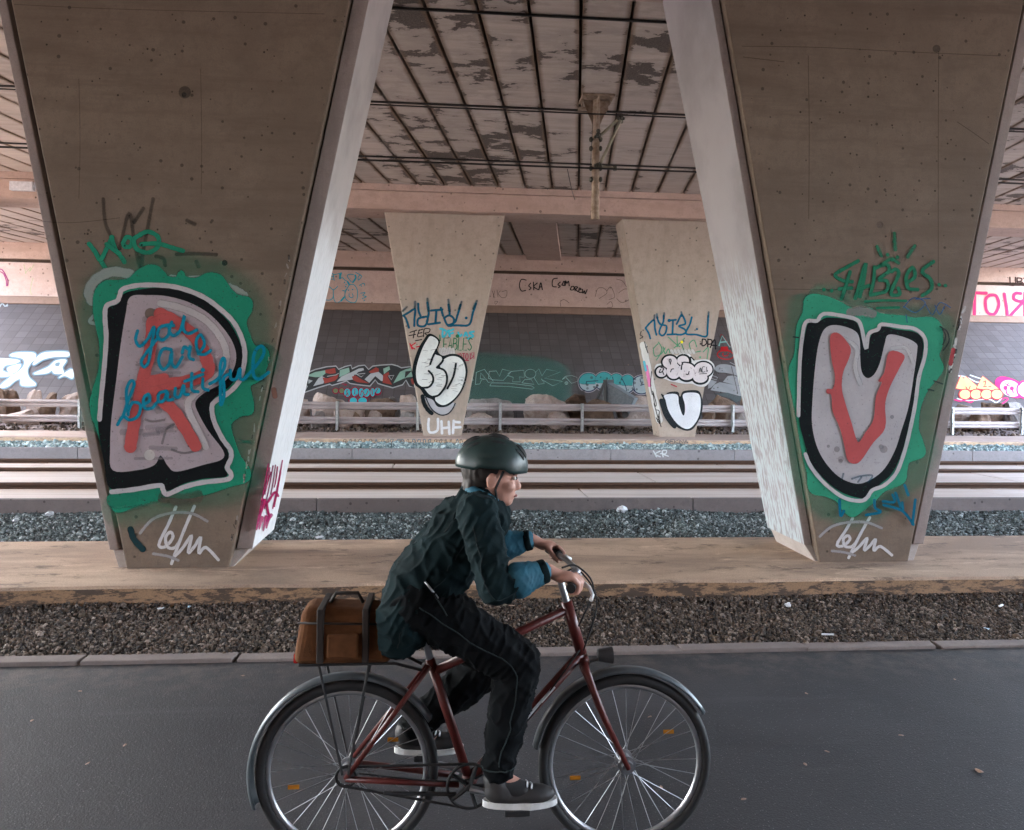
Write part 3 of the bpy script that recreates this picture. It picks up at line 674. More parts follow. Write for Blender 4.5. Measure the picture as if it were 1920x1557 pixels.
for i, r in enumerate([
 (-2, 727, 30, 19.4, RB, 'brown boulder cut by the left edge of the photo'), (20, 730, 28, 19.6, RB, 'small dark brown boulder second from the left edge of the photo'),
 (66, 730, 26, 19.6, RP, 'whitish boulder leaning on a dark block under the white letters at the left'), (90, 735, 28, 19.3, RB, 'blocky dark boulder beside a whitish one at the left'),
 (140, 735, 40, 19.5, RP, 'smooth pale boulder touching the left edge of the R column'), (40, 768, 60, 19.0, RP, 'low pale boulder seen between the two rails at the far left'),
 (568, 748, 24, 19.5, RP, 'little pale stone beside the white flange of the R column'),
 (618, 736, 60, 19.4, RP, 'large pale craggy boulder under the red and green letters'), (598, 771, 24, 18.9, RG, 'round light stone seen between the rails left of the first post'),
 (655, 768, 52, 19.0, RP, 'pinkish boulder seen between the rails just right of a post'), (712, 746, 62, 19.6, RB, 'flat brown slab of rock under the turquoise letters'),
 (738, 744, 22, 19.7, RG, 'small stone with a white top on the flat brown slab'), (702, 770, 30, 18.9, RP, 'square pinkish block seen between the rails under the turquoise letters'),
 (668, 772, 16, 18.75, RB, 'very small dark stone wedged between two pinkish blocks'), (768, 740, 34, 19.4, RP, 'pale pointed boulder touching the left edge of the KO column'),
 (764, 772, 24, 18.9, RG, 'round grey stone between the rails left of the KO column'),
 (893, 748, 34, 19.6, RG, 'low grey slab touching the right edge of the KO column'), (930, 746, 60, 19.7, RG, 'long flat grey slab in front of the green paint'),
 (900, 774, 46, 18.9, RP, 'low pinkish stone between the rails right of the KO column'),
 (1025, 739, 80, 19.4, RP, 'large long pitted boulder in front of the green paint'), (1074, 738, 46, 19.7, RB, 'dark brown boulder left of the overturned bin'),
 (1046, 771, 34, 18.9, RP, 'pale broken stone between the rails under the long pitted boulder'),
 (1122, 748, 60, 19.0, RB, 'brown boulder lying under the overturned bin'), (1192, 742, 66, 19.2, RP, 'big square boulder between the bin and the U column'),
 (1232, 752, 24, 19.5, RB, 'dark boulder behind the base of the small U column'),
 (1354, 740, 62, 19.3, RB, 'craggy brown boulder right of the small U column'), (1330, 756, 24, 19.0, RB, 'dark brown stone touching the right edge of the small U column'),
 (1408, 742, 46, 19.6, RB, 'dark boulder touching the brushed flange of the U column'), (1388, 770, 26, 18.9, RG, 'light stone between the rails near the brushed flange'),
 (1808, 758, 46, 19.3, RP, 'pale brown boulder under the yellow letters'), (1868, 755, 44, 19.6, RB, 'brown boulder under the pink bubble letters'),
 (1902, 754, 44, 19.4, RG, 'whitish boulder at the right edge of the photo'), (1840, 775, 44, 18.9, RB, 'low brown stone between the white rails at the right')]):
    rock(*r, seed=i + 1, zg=.44 + max(0, r[3] - 18.2) * .06, flat=.6 if r[2] > 55 else .9)

# overturned bin
bp = on_y(1131, 738, 19.35)
bin_ = thing('wheelie_bin', 'dark grey bin tipped on its side among the boulders', 'bin', (bp.x, 19.35, bp.z))
R_ = Matrix.Translation(bp + Vector((0, 0, .04))) @ Matrix.Scale(1.12, 4) @ Matrix.Rotation(math.radians(-28), 4, 'Z') @ Matrix.Rotation(math.radians(24), 4, 'Y')
def TB(pts): return [R_ @ Vector(p) for p in pts]
grey = plain('bin_plastic', (.16, .19, .21), .45, var=.3); dk = plain('bin_lid', (.03, .033, .036), .45)
m_ = MB(); a, b = .27, .20
o_ = [(0,-a,-a),(0,a,-a),(0,a,a),(0,-a,a)]; e_ = [(.78,-b,-b),(.78,b,-b),(.78,b,b),(.78,-b,b)]; i_ = [(0,-a+.03,-a+.03),(0,a-.03,-a+.03),(0,a-.03,a-.03),(0,-a+.03,a-.03)]; j_ = [(.7,-b+.03,-b+.03),(.7,b-.03,-b+.03),(.7,b-.03,b-.03),(.7,-b+.03,b-.03)]
m_.add(TB(o_ + e_ + i_ + j_), [(0,1,5,4),(1,2,6,5),(2,3,7,6),(3,0,4,7),(4,5,6,7),(8,12,13,9),(9,13,14,10),(10,14,15,11),(11,15,12,8),(12,15,14,13),(0,8,9,1),(1,9,10,2),(2,10,11,3),(3,11,8,0)])
m_.build('body', grey, bin_, bevel=.012)
m_ = MB(); 
for s in (-1, 1): m_.add(TB([(-.02,s*a,-a),(.03,s*a,-a),(.03,s*a,a),(-.02,s*a,a),(-.02,s*(a+.025),-a),(.03,s*(a+.025),-a),(.03,s*(a+.025),a),(-.02,s*(a+.025),a)]), [(0,1,2,3),(4,7,6,5),(0,4,5,1),(1,5,6,2),(2,6,7,3),(3,7,4,0)])
m_.build('rim', dk, bin_)
L_ = R_ @ Matrix.Translation((-.01, 0, .29)) @ Matrix.Rotation(math.radians(-26), 4, 'Y')
m_ = MB(); m_.add([L_ @ Vector(p) for p in [(-.02,-.3,-.66),(.04,-.3,-.66),(.04,.3,-.66),(-.02,.3,-.66),(-.03,-.3,.02),(.06,-.3,.02),(.06,.3,.02),(-.03,.3,.02)]], [(0,3,2,1),(4,5,6,7),(0,1,5,4),(1,2,6,5),(2,3,7,6),(3,0,4,7)])
m_.build('lid', dk, bin_, bevel=.012)
for s in (-1, 1):
    p, q = TB([(.74, s*.16, -.22), (.74, s*.22, -.22)]); MB().tube(p, q, .085, n=18).build('wheel', dk, bin_)

# ------------------------------------------------------------------ overhead line: drop mast, wires
mp = on_z(1122, 184, ZC); YM = mp.y
def A(px, py, dy=0): return on_y(px, py, YM + dy)
mast = thing('catenary_mast', 'rusty drop post with braced arm hanging from the soffit', 'overhead line post', (mp.x, YM, ZC))
xb = A(1117, 300).x
zb_ = A(1117, 412).z
MB().tube((xb, YM, ZC - .03), (xb, YM, zb_ + .1), .055, .06, 16).build('pole', M['mast'], mast, smooth=False)
MB().tube((xb, YM, zb_ + .115), (xb, YM, zb_), .064, n=16).tube((xb, YM, zb_ + .13), (xb, YM, zb_ + .112), .071, n=16).build('end_cap', M['mast'], mast)
m_ = MB().box((xb - .24, YM - .2, ZC - .035), (xb + .24, YM + .2, ZC - .005))
for sx, sy in ((1,0),(-1,0),(0,1),(0,-1)):
    d = Vector((sx, sy, 0)); t = Vector((-sy, sx, 0)) * .008; c0 = Vector((xb, YM, 0))
    pts = [c0 + d*.05 + Vector((0,0,ZC-.04)), c0 + d*.2 + Vector((0,0,ZC-.04)), c0 + d*.2 + Vector((0,0,ZC-.075)), c0 + d*.05 + Vector((0,0,ZC-.42))]
    m_.add([p + t for p in pts] + [p - t for p in pts], [(0,1,2,3),(7,6,5,4),(0,4,5,1),(1,5,6,2),(2,6,7,3),(3,7,4,0)])
for sx in (-1, 1):
    for sy in (-1, 1): m_.tube((xb+sx*.19, YM+sy*.15, ZC-.03), (xb+sx*.19, YM+sy*.15, ZC-.09), .018, n=6)
m_.build('mount_plate', M['mast'], mast)
m_ = MB().box((xb - .2, YM + .38, ZC - .03), (xb + .26, YM + .62, ZC - .006)); m_.tube((xb + .02, YM + .5, ZC - .03), (xb + .01, YM + .06, ZC - .62), .02, n=8); m_.build('brace_plate', M['mast'], mast)
for q0, q1 in ((A(1124, 256, -.06), A(1160, 224, -.12)), (A(1126, 306, -.06), A(1164, 226, -.12)), (A(1124, 312, -.06), A(1153, 317, -.1))): MB().tube(q0, q1, .023, n=10).build('bracket_arm', M['grp'], mast)
for px, py in ((1122, 254), (1121, 311), (1163, 221)):
    m_ = MB(); c = A(px, py, -.09); m_.ball(c, .045, 8, 6)
    for _ in range(9): m_.ball(c + Vector((random.uniform(-.05,.05), random.uniform(-.05,.05), random.uniform(-.06,.06))), random.uniform(.018, .034), 6, 4)
    m_.build('clamp', M['insul'], mast)
MB().tube(A(1153, 312, -.1), A(1153, 320, -.1), .03, n=8).build('clamp', M['insul'], mast)
for py in (262, 279, 316, 337):
    for sx in (-1, 1):
        c = A(1117 + sx * 9, py, -.02); MB().ball(c, (.030, .04, .040), 12, 8).tube((xb, YM - .02, c.z), c, .014, n=6).build('insulator', M['insul'], mast)
def wire(p, q, r, lab, n=30, sag=0):
    pts = [p.lerp(q, i / n) - Vector((0, 0, sag * math.sin(PI * i / n))) for i in range(n + 1)]
    c = (p + q) / 2; o = MB().path(pts, r, 6).build('overhead_wire', M['wire'], loc=c); return tag(o, lab, 'wire', 'overhead line wires')
for px, py, lab, dy, r in ((1117, 214, 'upper black overhead wire passing the top of the drop post', -.14, .011), (1117, 316, 'lower black contact wire clamped to the drop post', -.14, .014)):
    p = A(px, py, dy); wire(Vector((-20, p.y, p.z)), Vector((20, p.y, p.z)), r, lab)
wire(A(1112, 218, -.1), A(1107, 316, -.1), .004, 'thin vertical wire beside the drop post', 4)
wire(A(1064, 318, -.14), on_y(1078, 375, 16.62), .006, 'thin slanting wire running from the contact wire to the crossbeam', 12, .05)
#@@ART

# ------------------------------------------------------------------ graffiti
GREEN, MAUVE, BLACK, RED, BLUE, TEAL, WHITE, LILAC = (.015,.22,.13), (.37,.31,.33), (.004,.0055,.0065), (.45,.085,.08), (.0,.17,.26), (.006,.11,.16), (.62,.62,.61), (.42,.37,.38)
FRONT = Vector((0, -1, 0))
face_n = (Vector((0, YN, 1)), FRONT)
def T(o, sx, sy): return [(x + sx, y + sy) for x, y in o]
# --- the R column
g = Art(face_n, 0, 400, 2.225)
g.lines([[(120,30),(300,40),(500,20)],[(330,-60),(335,-300),(330,-560)],[(840,-80),(842,-300),(838,-600)],[(60,-870),(500,-850),(1350,-830)]], 2, (.06,.045,.036), cover=.5)
for _ in range(46):
    x, y = random.uniform(150, 1150), random.uniform(-800, 180)
    g.dot((x, y), random.uniform(1.5, 4), (.03, .022, .016), cover=.7)
g.dot((775,-500), 22, (.07,.055,.04), cover=.6); g.dot((772,-490), 9, (.025,.02,.015), cover=.8)
g.line([(1145,735),(1150,765)], 18, (.20,.10,.075), soft=.5)
for _ in range(40):
    t_ = random.random(); g.line([(1222-245*t_+random.uniform(-10,0), 150+1200*t_), (1220-245*t_+random.uniform(-8,0), 165+1200*t_)], random.uniform(3,8), random.choice(((.40,.35,.31),(.08,.06,.05))), soft=.6, cover=.6)
g.build('surface_marks', colL)
g = Art(face_n, 0, 400, 2.225, base=.005)
for st, w in (([(545,255),(470,245),(405,275),(372,325),(385,368)],38), ([(400,420),(375,452),(402,462)],14), ([(715,268),(735,272)],22), ([(790,275),(870,272)],24), ([(950,308),(990,325),(1020,345)],32)): g.line(st, w, LILAC, soft=.4)
g.lines([[(395,860),(400,660),(400,400),(440,290),(620,235),(870,262),(1030,365),(1060,560)],[(1110,600),(1040,720),(1045,840),(975,960),(1030,1100),(780,1180),(480,1235)]], 110, GREEN, soft=1.0, cover=.28)
g.fill([(395,860),(385,780),(420,660),(425,560),(410,470),(398,400),(405,330),(440,292),(500,288),(545,278),(580,245),(620,225),(655,228),(682,252),(702,272),(740,274),(757,247),(775,273),(822,278),(870,258),(915,264),(940,292),(960,322),(990,347),(1040,362),(1045,400),(1022,450),(1032,500),(1060,558),(1100,562),(1117,600),(1100,660),(1080,692),(1040,718),(1044,760),(1052,800),(1045,832),(1000,842),(958,882),(975,960),(1000,1020),(1035,1070),(1030,1112),(960,1132),(880,1160),(780,1182),(700,1176),(640,1182),(560,1218),(484,1238),(470,1160),(440,1000),(405,880)], GREEN, soft=16)
g.line([(475,1195),(560,1190),(650,1170)], 60, GREEN, soft=.6, cover=.8)
g.line([(680,1185),(760,1195),(830,1180)], 40, (.10,.08,.06), soft=.9, cover=.5)
g.build('splash_graffiti', colL, 'green splash of spray paint behind the R')
g = Art(face_n, 0, 400, 2.225, base=.012)
OUT = [(418,860),(426,760),(438,640),(446,520),(441,440),(447,388),(490,368),(502,345),(515,318),(580,302),(680,302),(760,315),(850,350),(920,400),(972,450),(1006,510),(1022,570),(1020,630),(1000,700),(958,747),(900,785),(886,812),(896,870),(930,940),(962,985),(966,1020),(950,1060),(966,1088),(950,1110),(850,1122),(770,1142),(700,1172),(682,1152),(668,1135),(560,1152),(468,1162)]
g.fill([(448,440),(452,400),(500,378),(515,343),(560,325),(650,314),(740,320),(830,350),(910,410),(965,470),(1000,540),(1012,590),(1000,660),(958,722),(900,766),(880,800),(884,860),(920,930),(945,980),(955,1020),(935,1060),(946,1096),(850,1106),(770,1126),(700,1156),(670,1126),(580,1138),(464,1146),(440,1040),(415,900),(420,780),(445,620),(452,500)], BLACK, soft=3)
g.line(OUT, 19, (.46,.44,.45), soft=.2)
g.fill([(548,352),(620,345),(700,350),(790,375),(870,420),(930,480),(970,540),(985,600),(970,660),(930,705),(850,750),(815,790),(830,840),(870,910),(930,990),(925,1025),(850,1047),(740,1075),(705,1052),(684,1018),(668,1010),(645,1048),(580,1068),(475,1070),(465,980),(470,860),(490,700),(510,540),(530,420)], MAUVE, soft=4)
for _ in range(16): g.line([(random.uniform(480,560)+random.uniform(0,200), y:=random.uniform(420,1030)), (random.uniform(640,760), y+random.uniform(-8,8))], random.uniform(8,22), (.31,.26,.28), soft=.8, cover=.35)
g.line([(672,377),(760,397),(850,440),(910,500),(945,570),(940,640),(895,695),(830,742),(790,785),(795,835),(822,890),(862,975)], 26, (.50,.46,.46), soft=.5, cover=.85)
g.dot((628,1008), 20, (.55,.52,.5), cover=.8)
g.lines([[(680,960),(700,900),(730,880)],[(720,985),(770,1000),(830,985),(790,970)],[(610,860),(640,868),(690,862)]], 8, (.14,.12,.12), soft=.6, cover=.6)
g.dot((632,420), 20, (.13,.10,.08), cover=.9)
g.build('letter_graffiti', colL, 'big mauve letter R with a black and white outline')
g = Art(face_n, 0, 400, 2.225, base=.022)
g.lines([[(640,455),(632,560),(605,680),(580,800),(562,890),(548,975)], [(670,420),(730,450),(800,500),(845,560),(868,620),(872,660),(820,692),(720,712),(622,712)], [(650,760),(720,815),(770,885),(820,970)], [(645,465),(690,445),(735,460)]], 50, RED, soft=.1)
g.lines([[(580,720),(650,740),(700,780)],[(690,690),(640,700)]], 44, RED, soft=.1)
g.build('red_letter_graffiti', colL, 'narrow red letter A drawn inside the R')
g = Art(face_n, 0, 400, 2.225, base=.028)
scr = [[(580,492),(572,530),(590,556),(622,525),(648,475),(640,540),(625,620),(606,642),(596,615),(630,565),(665,520)], [(700,468),(672,478),(662,512),(680,530),(706,512),(712,480),(700,468),(730,470)], [(722,455),(712,492),(730,512),(758,488),(775,428),(768,480),(790,503),(826,488)],
 [(720,570),(685,568),(667,615),(685,652),(710,630),(722,575),(722,625),(740,642),(766,600)], [(765,585),(774,558),(792,568),(800,556),(794,600),(812,612)], [(832,588),(858,548),(842,508),(824,535),(832,582),(858,590),(884,574)],
 [(497,882),(520,848),(548,862),(582,845),(592,800),(560,790),(540,830)], [(520,848),(542,780),(566,715),(552,700),(534,745),(542,840)], [(604,798),(630,782),(626,755),(606,772),(610,812),(640,812),(660,790)], [(700,742),(670,752),(668,785),(690,780),(704,745),(706,778),(728,776)], [(738,730),(736,762),(756,764),(772,716),(774,752),(792,756)], [(806,668),(806,735),(832,745)],[(776,702),(852,672)], [(852,690),(852,728),(874,738)], [(880,712),(915,690),(942,640),(938,604),(924,640),(925,760),(926,800),(940,760),(938,690),(960,672)], [(966,655),(968,690),(992,690),(1006,648),(1008,692),(1030,690)], [(1020,695),(1080,628),(1106,580),(1092,555),(1064,590),(1062,672),(1085,692),(1125,664)]]
g.lines(scr, 13, (.0,.20,.30), soft=.2); g.dot((852,655), 8, (.0,.20,.30))
g.build('script_graffiti', colL, 'blue handwriting reading you are beautiful')
g = Art(face_n, 0, 400, 2.225, base=.004)
g.lines([[(372,128),(400,165),(425,205),(450,245)], [(400,165),(420,195),(445,150),(470,100)], [(466,100),(482,150),(512,190),(520,205)], [(515,125),(530,100),(552,112),(545,138),(522,140),(515,125)], [(590,90),(560,110),(572,150),(620,165),(660,140),(660,100),(620,78),(585,90)], [(590,130),(660,128),(720,145),(765,158)], [(445,130),(500,170)]], 18, GREEN, soft=.35)
g.build('tag_graffiti', colL, 'green tag reading MOQ')
g = Art(face_n, 0, 400, 2.225, base=.0035)
g.lines([[(432,-60),(440,40),(470,110),(490,160)],[(500,150),(540,0),(562,130),(588,230),(600,150),(640,-60)],[(650,180),(682,190),(690,220)],[(560,40),(600,-20)],[(735,172),(820,170),(905,174)],[(820,200),(830,225)],[(780,30),(815,48)]], 12, (.03,.022,.018), soft=.9, cover=.5)
g.dot((938,208), 9, (.02,.018,.016), soft=5)
g.build('tar_marks', colL)
def lefm(g, o, w, fx=1, fy=1):
    T = lambda s, a, b: [(668 + a + (x - 668) * fx, 1222 + b + (y - 1222) * fy) for x, y in s]
    g.lines([T(s, *o) for s in ([(735,1225),(702,1300),(668,1368),(668,1392),(695,1388),(722,1352),(712,1330),(692,1352),(700,1392),(730,1395),(755,1360)], [(812,1222),(782,1290),(750,1370),(716,1462)], [(720,1440),(760,1400),(800,1345),(786,1415),(812,1390),(838,1352),(830,1418),(860,1394),(912,1446)])], w, (.55,.54,.54), soft=.45)
    g.lines([T(s, *o) for s in ([(585,1335),(640,1275),(720,1250),(800,1252),(866,1285)], [(640,1420),(700,1430),(745,1448)])], w * .9, (.45,.43,.43), soft=.9, cover=.6)
g = Art(face_n, 0, 400, 2.225, base=.004); lefm(g, (0, 0), 12); g.build('tag_graffiti', colL, 'white handwritten tag at the foot of the R column')
g = Art(face_n, 0, 400, 2.225, base=.004); g.line([(545,1318),(560,1360),(597,1402)], 25, (.01,.035,.04), soft=.2); g.build('paint_mark', colL)
# painted side of the R column: magenta drips
def side_plane(e, slot, strip, side):
    z0, z1 = .5, 5.0; a = e(z0) + side * (slot + strip); b = e(z1) + side * (slot + strip)
    d = Vector((b - a, 0, z1 - z0)).normalized(); n = d.cross(Vector((0, 1, 0))); n = n if n.x * side > 0 else -n
    return (Vector((a, YN, z0)), n.normalized())
g = Art(side_plane(eL[1], .016, .135, 1), 440, 820, 5.99, base=.004)
MAG = (.30,.012,.075); MAG2 = (.17,.008,.05)
for a, b in (((372,300),(270,860)),((425,320),(330,800)),((452,312),(400,640)),((530,260),(440,780)),((400,390),(290,720)),((515,350),(420,800)),((475,330),(440,560)),((385,340),(330,640))):
    g.line([a, ((a[0]+b[0])/2+4, (a[1]+b[1])/2), b], 12, random.choice((MAG, MAG2)), soft=.6, cover=.9, taper=False)
g.lines([[(300,690),(350,740),(440,620),(480,660)],[(275,870),(300,800),(330,700)],[(350,740),(370,860)]], 24, MAG, soft=.4)
for x, y, l in ((270,880,150),(300,900,120),(345,890,150),(380,880,130),(400,870,60)): g.line([(x,y),(x-22,y+l*.6),(x-34,y+l)], 34, (.36,.02,.11), soft=.9, cover=.75, taper=True)
g.build('drip_graffiti', colL, 'magenta dripping tag on the white painted side')
# --- the U column
g = Art(face_n, 1400, 420, 2.225)
g.lines([[(110,272),(420,275),(800,272)],[(258,-20),(260,-380),(256,-700)],[(798,250),(798,-380),(800,-720)],[(-20,-740),(300,-735),(700,-715),(1050,-700)]], 2.2, (.05,.04,.03), cover=.55)
for _ in range(60):
    x, y = random.uniform(120, 860), random.uniform(-880, 260); g.dot((x, y), random.uniform(1.5, 4), (.03, .022, .016), cover=.7)
g.lines([[(870,-420),(930,-380),(1000,-330)],[(-20,-690),(150,-670)]], 3, (.07,.055,.045), cover=.5)
for _ in range(26):
    t_ = random.random(); g.line([(900-62*t_+random.uniform(-6,6), 330+280*t_), (896-62*t_+random.uniform(-6,6), 345+280*t_)], random.uniform(4,11), random.choice(((.55,.52,.5),(.6,.58,.57),(.04,.04,.04))), soft=.5, cover=.8)
g.line([(850,525),(838,585)], 16, (.42,.05,.06), soft=.4, cover=.8)
g.dot((545,8), 12, (.09,.06,.05), cover=.5); g.dot((780,-722), 14, (.08,.06,.05), cover=.5)
g.build('surface_marks', colR)
g = Art(face_n, 1400, 420, 2.225, base=.005); GR2 = (.035,.29,.17)
g.lines([[(240,340),(205,560),(195,680),(230,960),(270,1110),(440,1200),(650,1080),(735,940),(715,820),(800,600),(800,430),(640,395),(300,310)]], 100, GR2, soft=1.0, cover=.28)
g.fill([(250,312),(300,302),(380,330),(420,352),(470,365),(510,358),(560,383),(640,390),(700,400),(770,398),(804,430),(808,500),(794,550),(812,598),(790,640),(748,690),(718,760),(708,850),(724,900),(737,948),(724,970),(672,990),(660,1030),(648,1075),(570,1110),(530,1150),(480,1190),(440,1215),(405,1190),(378,1152),(330,1130),(268,1112),(258,1040),(238,960),(212,800),(184,660),(184,600),(206,540),(215,430),(240,370)], GR2, soft=15)
g.line([(430,370),(480,365),(525,375)], 34, (.30,.27,.26), soft=.6, cover=.6)
g.build('splash_graffiti', colR, 'green splash of spray paint behind the U')
g = Art(face_n, 1400, 420, 2.225, base=.012)
g.fill([(225,740),(230,560),(245,450),(260,412),(300,408),(340,393),(440,405),(465,435),(482,480),(497,522),(512,480),(525,455),(560,430),(620,442),(700,455),(728,490),(725,560),(705,640),(690,750),(665,870),(640,960),(600,1040),(540,1095),(495,1137),(460,1140),(390,1115),(320,1060),(265,990),(237,900),(218,820)], (.005,.008,.009), soft=3)
g.line([(213,800),(218,600),(228,480),(245,410),(290,405),(305,385),(330,375),(400,385),(455,400),(475,430),(495,520),(506,460),(545,440),(560,420),(640,430),(700,440),(740,480),(740,550),(715,640),(700,750),(680,850),(655,950),(620,1040),(570,1090),(522,1110),(500,1140),(470,1155),(400,1140),(320,1080),(265,1012),(242,960)], 15, (.50,.49,.49), soft=.2)
g.fill([(325,440),(370,425),(440,445),(465,480),(468,560),(475,620),(500,646),(530,630),(555,580),(575,500),(590,465),(650,475),(700,500),(705,530),(690,640),(670,760),(640,860),(610,950),(560,1030),(490,1075),(440,1078),(380,1050),(325,990),(290,920),(272,830),(275,720),(285,600),(300,500)], (.43,.41,.42), soft=4)
for _ in range(12): g.dot((random.uniform(300,640), random.uniform(800,1000)), random.uniform(5,16), (.28,.25,.26), cover=.4)
g.line([(400,480),(455,520),(448,600),(470,670)], 16, (.58,.57,.57), soft=.6, cover=.7); g.line([(600,520),(660,520),(690,580)], 14, (.58,.57,.57), soft=.6, cover=.7)
g.build('letter_graffiti', colR, 'big pale letter U with a black and white outline')
g = Art(face_n, 1400, 420, 2.225, base=.022)
g.fill([(345,470),(380,460),(425,515),(420,560),(395,620),(390,690),(405,750),(430,830),(458,912),(490,872),(525,815),(535,720),(560,662),(545,655),(570,620),(590,535),(650,550),(630,600),(590,680),(570,750),(570,850),(520,912),(470,985),(440,998),(415,980),(405,930),(385,850),(355,780),(350,715),(330,705),(332,690),(355,688),(365,640),(350,560)], (.46,.09,.09), soft=3, step=4)
g.build('red_letter_graffiti', colR, 'red letter V drawn inside the U')
g = Art(face_n, 1400, 420, 2.225, base=.004); FG = (.015,.16,.085)
g.lines([[(465,155),(410,185),(368,214),(402,238),(440,242)],[(385,272),(438,268)],[(430,200),(412,260),(394,315)],[(452,312),(478,220),(496,165),(484,250),(470,305)],[(468,272),(510,258)],[(532,180),(528,240),(515,292)],[(535,185),(580,170),(592,198),(548,232),(584,240),(580,280),(515,298)],[(602,200),(620,190),(632,212),(600,290),(636,295),(630,268)],[(668,245),(700,220),(690,182),(664,220),(672,268),(712,275)],[(778,158),(740,185),(732,205),(765,232),(768,272),(730,300)]], 14, FG, soft=.45)
g.lines([[(542,95),(560,135)],[(614,40),(618,110)],[(700,92),(668,140)],[(560,172),(600,148),(632,165)]], 13, FG, soft=.8, cover=.8)
for c in ((320,275),(352,280),(800,255),(826,258),(585,130),(626,140),(606,150)): g.dot(c, 7, FG)
g.lines([[(490,325),(575,320),(662,322)],[(540,352),(632,350)]], 10, FG, soft=.3)
g.build('tag_graffiti', colR, 'green tag reading FABLES with a crown of strokes')
g = Art(face_n, 1400, 420, 2.225, base=.0165)
g.lines([[(650,350),(690,310),(740,330),(700,370),(650,345)],[(660,380),(665,412)],[(740,335),(770,380),(800,330),(845,350)],[(780,340),(800,378),(820,345)],[(700,315),(760,312)]], 4, (.03,.10,.24), soft=.4, cover=.8)
g.lines([[(800,428),(830,450),(838,490),(815,528)],[(812,440),(824,470),(812,505)],[(190,472),(212,475)],[(775,655),(812,668)],[(750,690),(775,696)]], 5, (.03,.028,.03), soft=.4)
g.build('pen_marks', colR, 'thin blue and black scribbles beside the green splash')
g = Art(face_n, 1400, 420, 2.225, base=.031); BB = (.0,.12,.20)
g.lines([[(380,1150),(384,1215),(398,1195)],[(490,1212),(550,1200),(528,1182),(525,1150)],[(560,1155),(608,1158),(600,1128)],[(612,1120),(640,1192),(640,1160)],[(650,1088),(665,1130)],[(562,1170),(640,1195),(686,1252)],[(694,1148),(682,1250)]], 11, BB, soft=.25)
g.lines([[(390,1060),(395,1040)],[(430,1062),(470,1050),(515,1048),(500,1075)],[(455,1075),(470,1055)]], 7, BB, soft=.3, cover=.6)
g.build('tag_graffiti', colR, 'blue angular tag under the green splash')
g = Art(face_n, 1400, 420, 2.225, base=.004); lefm(g, (-288, 3), 11, .92, .70); g.build('tag_graffiti', colR, 'white handwritten tag at the foot of the U column')
# --- the KO column
f_n = (Vector((0, YF, 1)), FRONT)
g = Art(f_n, 640, 560, 5.19, base=.004); DB = (.004,.085,.15)
g.lines([[(602,165),(630,200),(658,285)],[(602,168),(650,140),(716,105),(712,190),(710,268)],[(748,50),(752,120),(770,168)],[(800,180),(748,200),(745,260),(800,272),(832,240),(838,180),(790,185)],[(832,230),(850,140),(838,40)],[(872,118),(985,108)],[(926,112),(915,240)],[(846,252),(960,236)],[(968,90),(990,170)],[(1000,190),(1050,165),(1095,200),(1078,262),(1030,255),(1000,190)],[(1042,60),(1055,150)],[(1130,160),(1106,230),(1040,262)],[(1132,160),(1160,60)],[(1040,266),(1130,262),(1220,264),(1258,232),(1280,140),(1310,50)]], 19, DB, soft=.4)
g.lines([[(600,120),(640,80)],[(715,90),(718,30)],[(848,120),(838,0)],[(1055,120),(1040,10)],[(1148,100),(1170,30)],[(1285,100),(1320,20)]], 24, DB, soft=.8, cover=.8, fade=.95); g.dot((1215,190), 12, DB)
g.build('tag_graffiti', fc1, 'dark blue tag in capital letters')
g = Art(f_n, 640, 560, 5.19, base=.004)
g.lines([[(668,330),(735,308)],[(712,315),(700,385)],[(658,362),(722,350)],[(760,305),(742,370),(792,365)],[(748,340),(785,332)],[(752,312),(795,298)],[(800,372),(808,298),(862,298),(850,330),(812,340),(866,372)],[(720,412),(782,400)]], 9, (.02,.016,.016))
g.build('tag_graffiti', fc1, 'black tag reading FER')
g = Art(f_n, 640, 560, 5.19, base=.004); g.lines([[(668,440),(690,492)],[(722,432),(680,465),(716,492)],[(730,472),(768,464)]], 10, (.55,.01,.03)); g.text('NOTOI', 1110, 535, 58, 33, 6, (.40,.012,.07)); g.text('y', 1262, 525, 62, 36, 6, (.40,.012,.07)); g.line([(1180,600),(1240,604)], 7, (.40,.012,.07))
g.build('tag_graffiti', fc1, 'red lettering on both sides of the white letters')
g = Art(f_n, 640, 560, 5.19, base=.004); CY = (.06,.50,.62)
g.lines([[(960,295),(990,300),(1024,325),(1010,362),(985,372),(988,310)],[(1040,310),(1056,370)],[(1040,320),(1092,300)],[(1050,345),(1088,335)],[(1138,330),(1150,366),(1172,352)],[(1195,366),(1212,330),(1226,366)],[(1290,322),(1246,336),(1284,366),(1232,392)]], 17, CY, soft=.6, cover=.9)
g.build('tag_graffiti', fc1, 'cyan lettering above a green tag'); 
g = Art(f_n, 640, 560, 5.19, base=.006)
g.text('FABLES', 990, 385, 118, 48, 8, (.03,.19,.09), dy=0, slant=.08); g.line([(958,355),(962,410)], 8, (.03,.19,.09), soft=.6); g.dot((1130,366), 14, (.03,.19,.09), soft=6)
g.build('tag_graffiti', fc1, 'green tag reading FABLES')
g = Art(f_n, 640, 560, 5.19, base=.008); KW = (.66,.69,.67); BK = (.008,.013,.015)
for i in range(9): g.line([(960+i*16,490+6*math.sin(i*2)),(975+i*16,560)], 22, (.62,.6,.58), soft=.9, cover=.7)
g.fill([(815,950),(850,1040),(900,1100),(970,1130),(1040,1115),(1085,1070),(1105,1020),(960,1000)], (.40,.40,.42), soft=6)
g.line([(820,960),(862,1050),(910,1105),(975,1135),(1040,1120),(1085,1070),(1108,1020)], 10, (.03,.035,.04), soft=.7)
g.line([(790,950),(805,1020),(840,1080),(880,1118)], 36, BK, soft=.4)
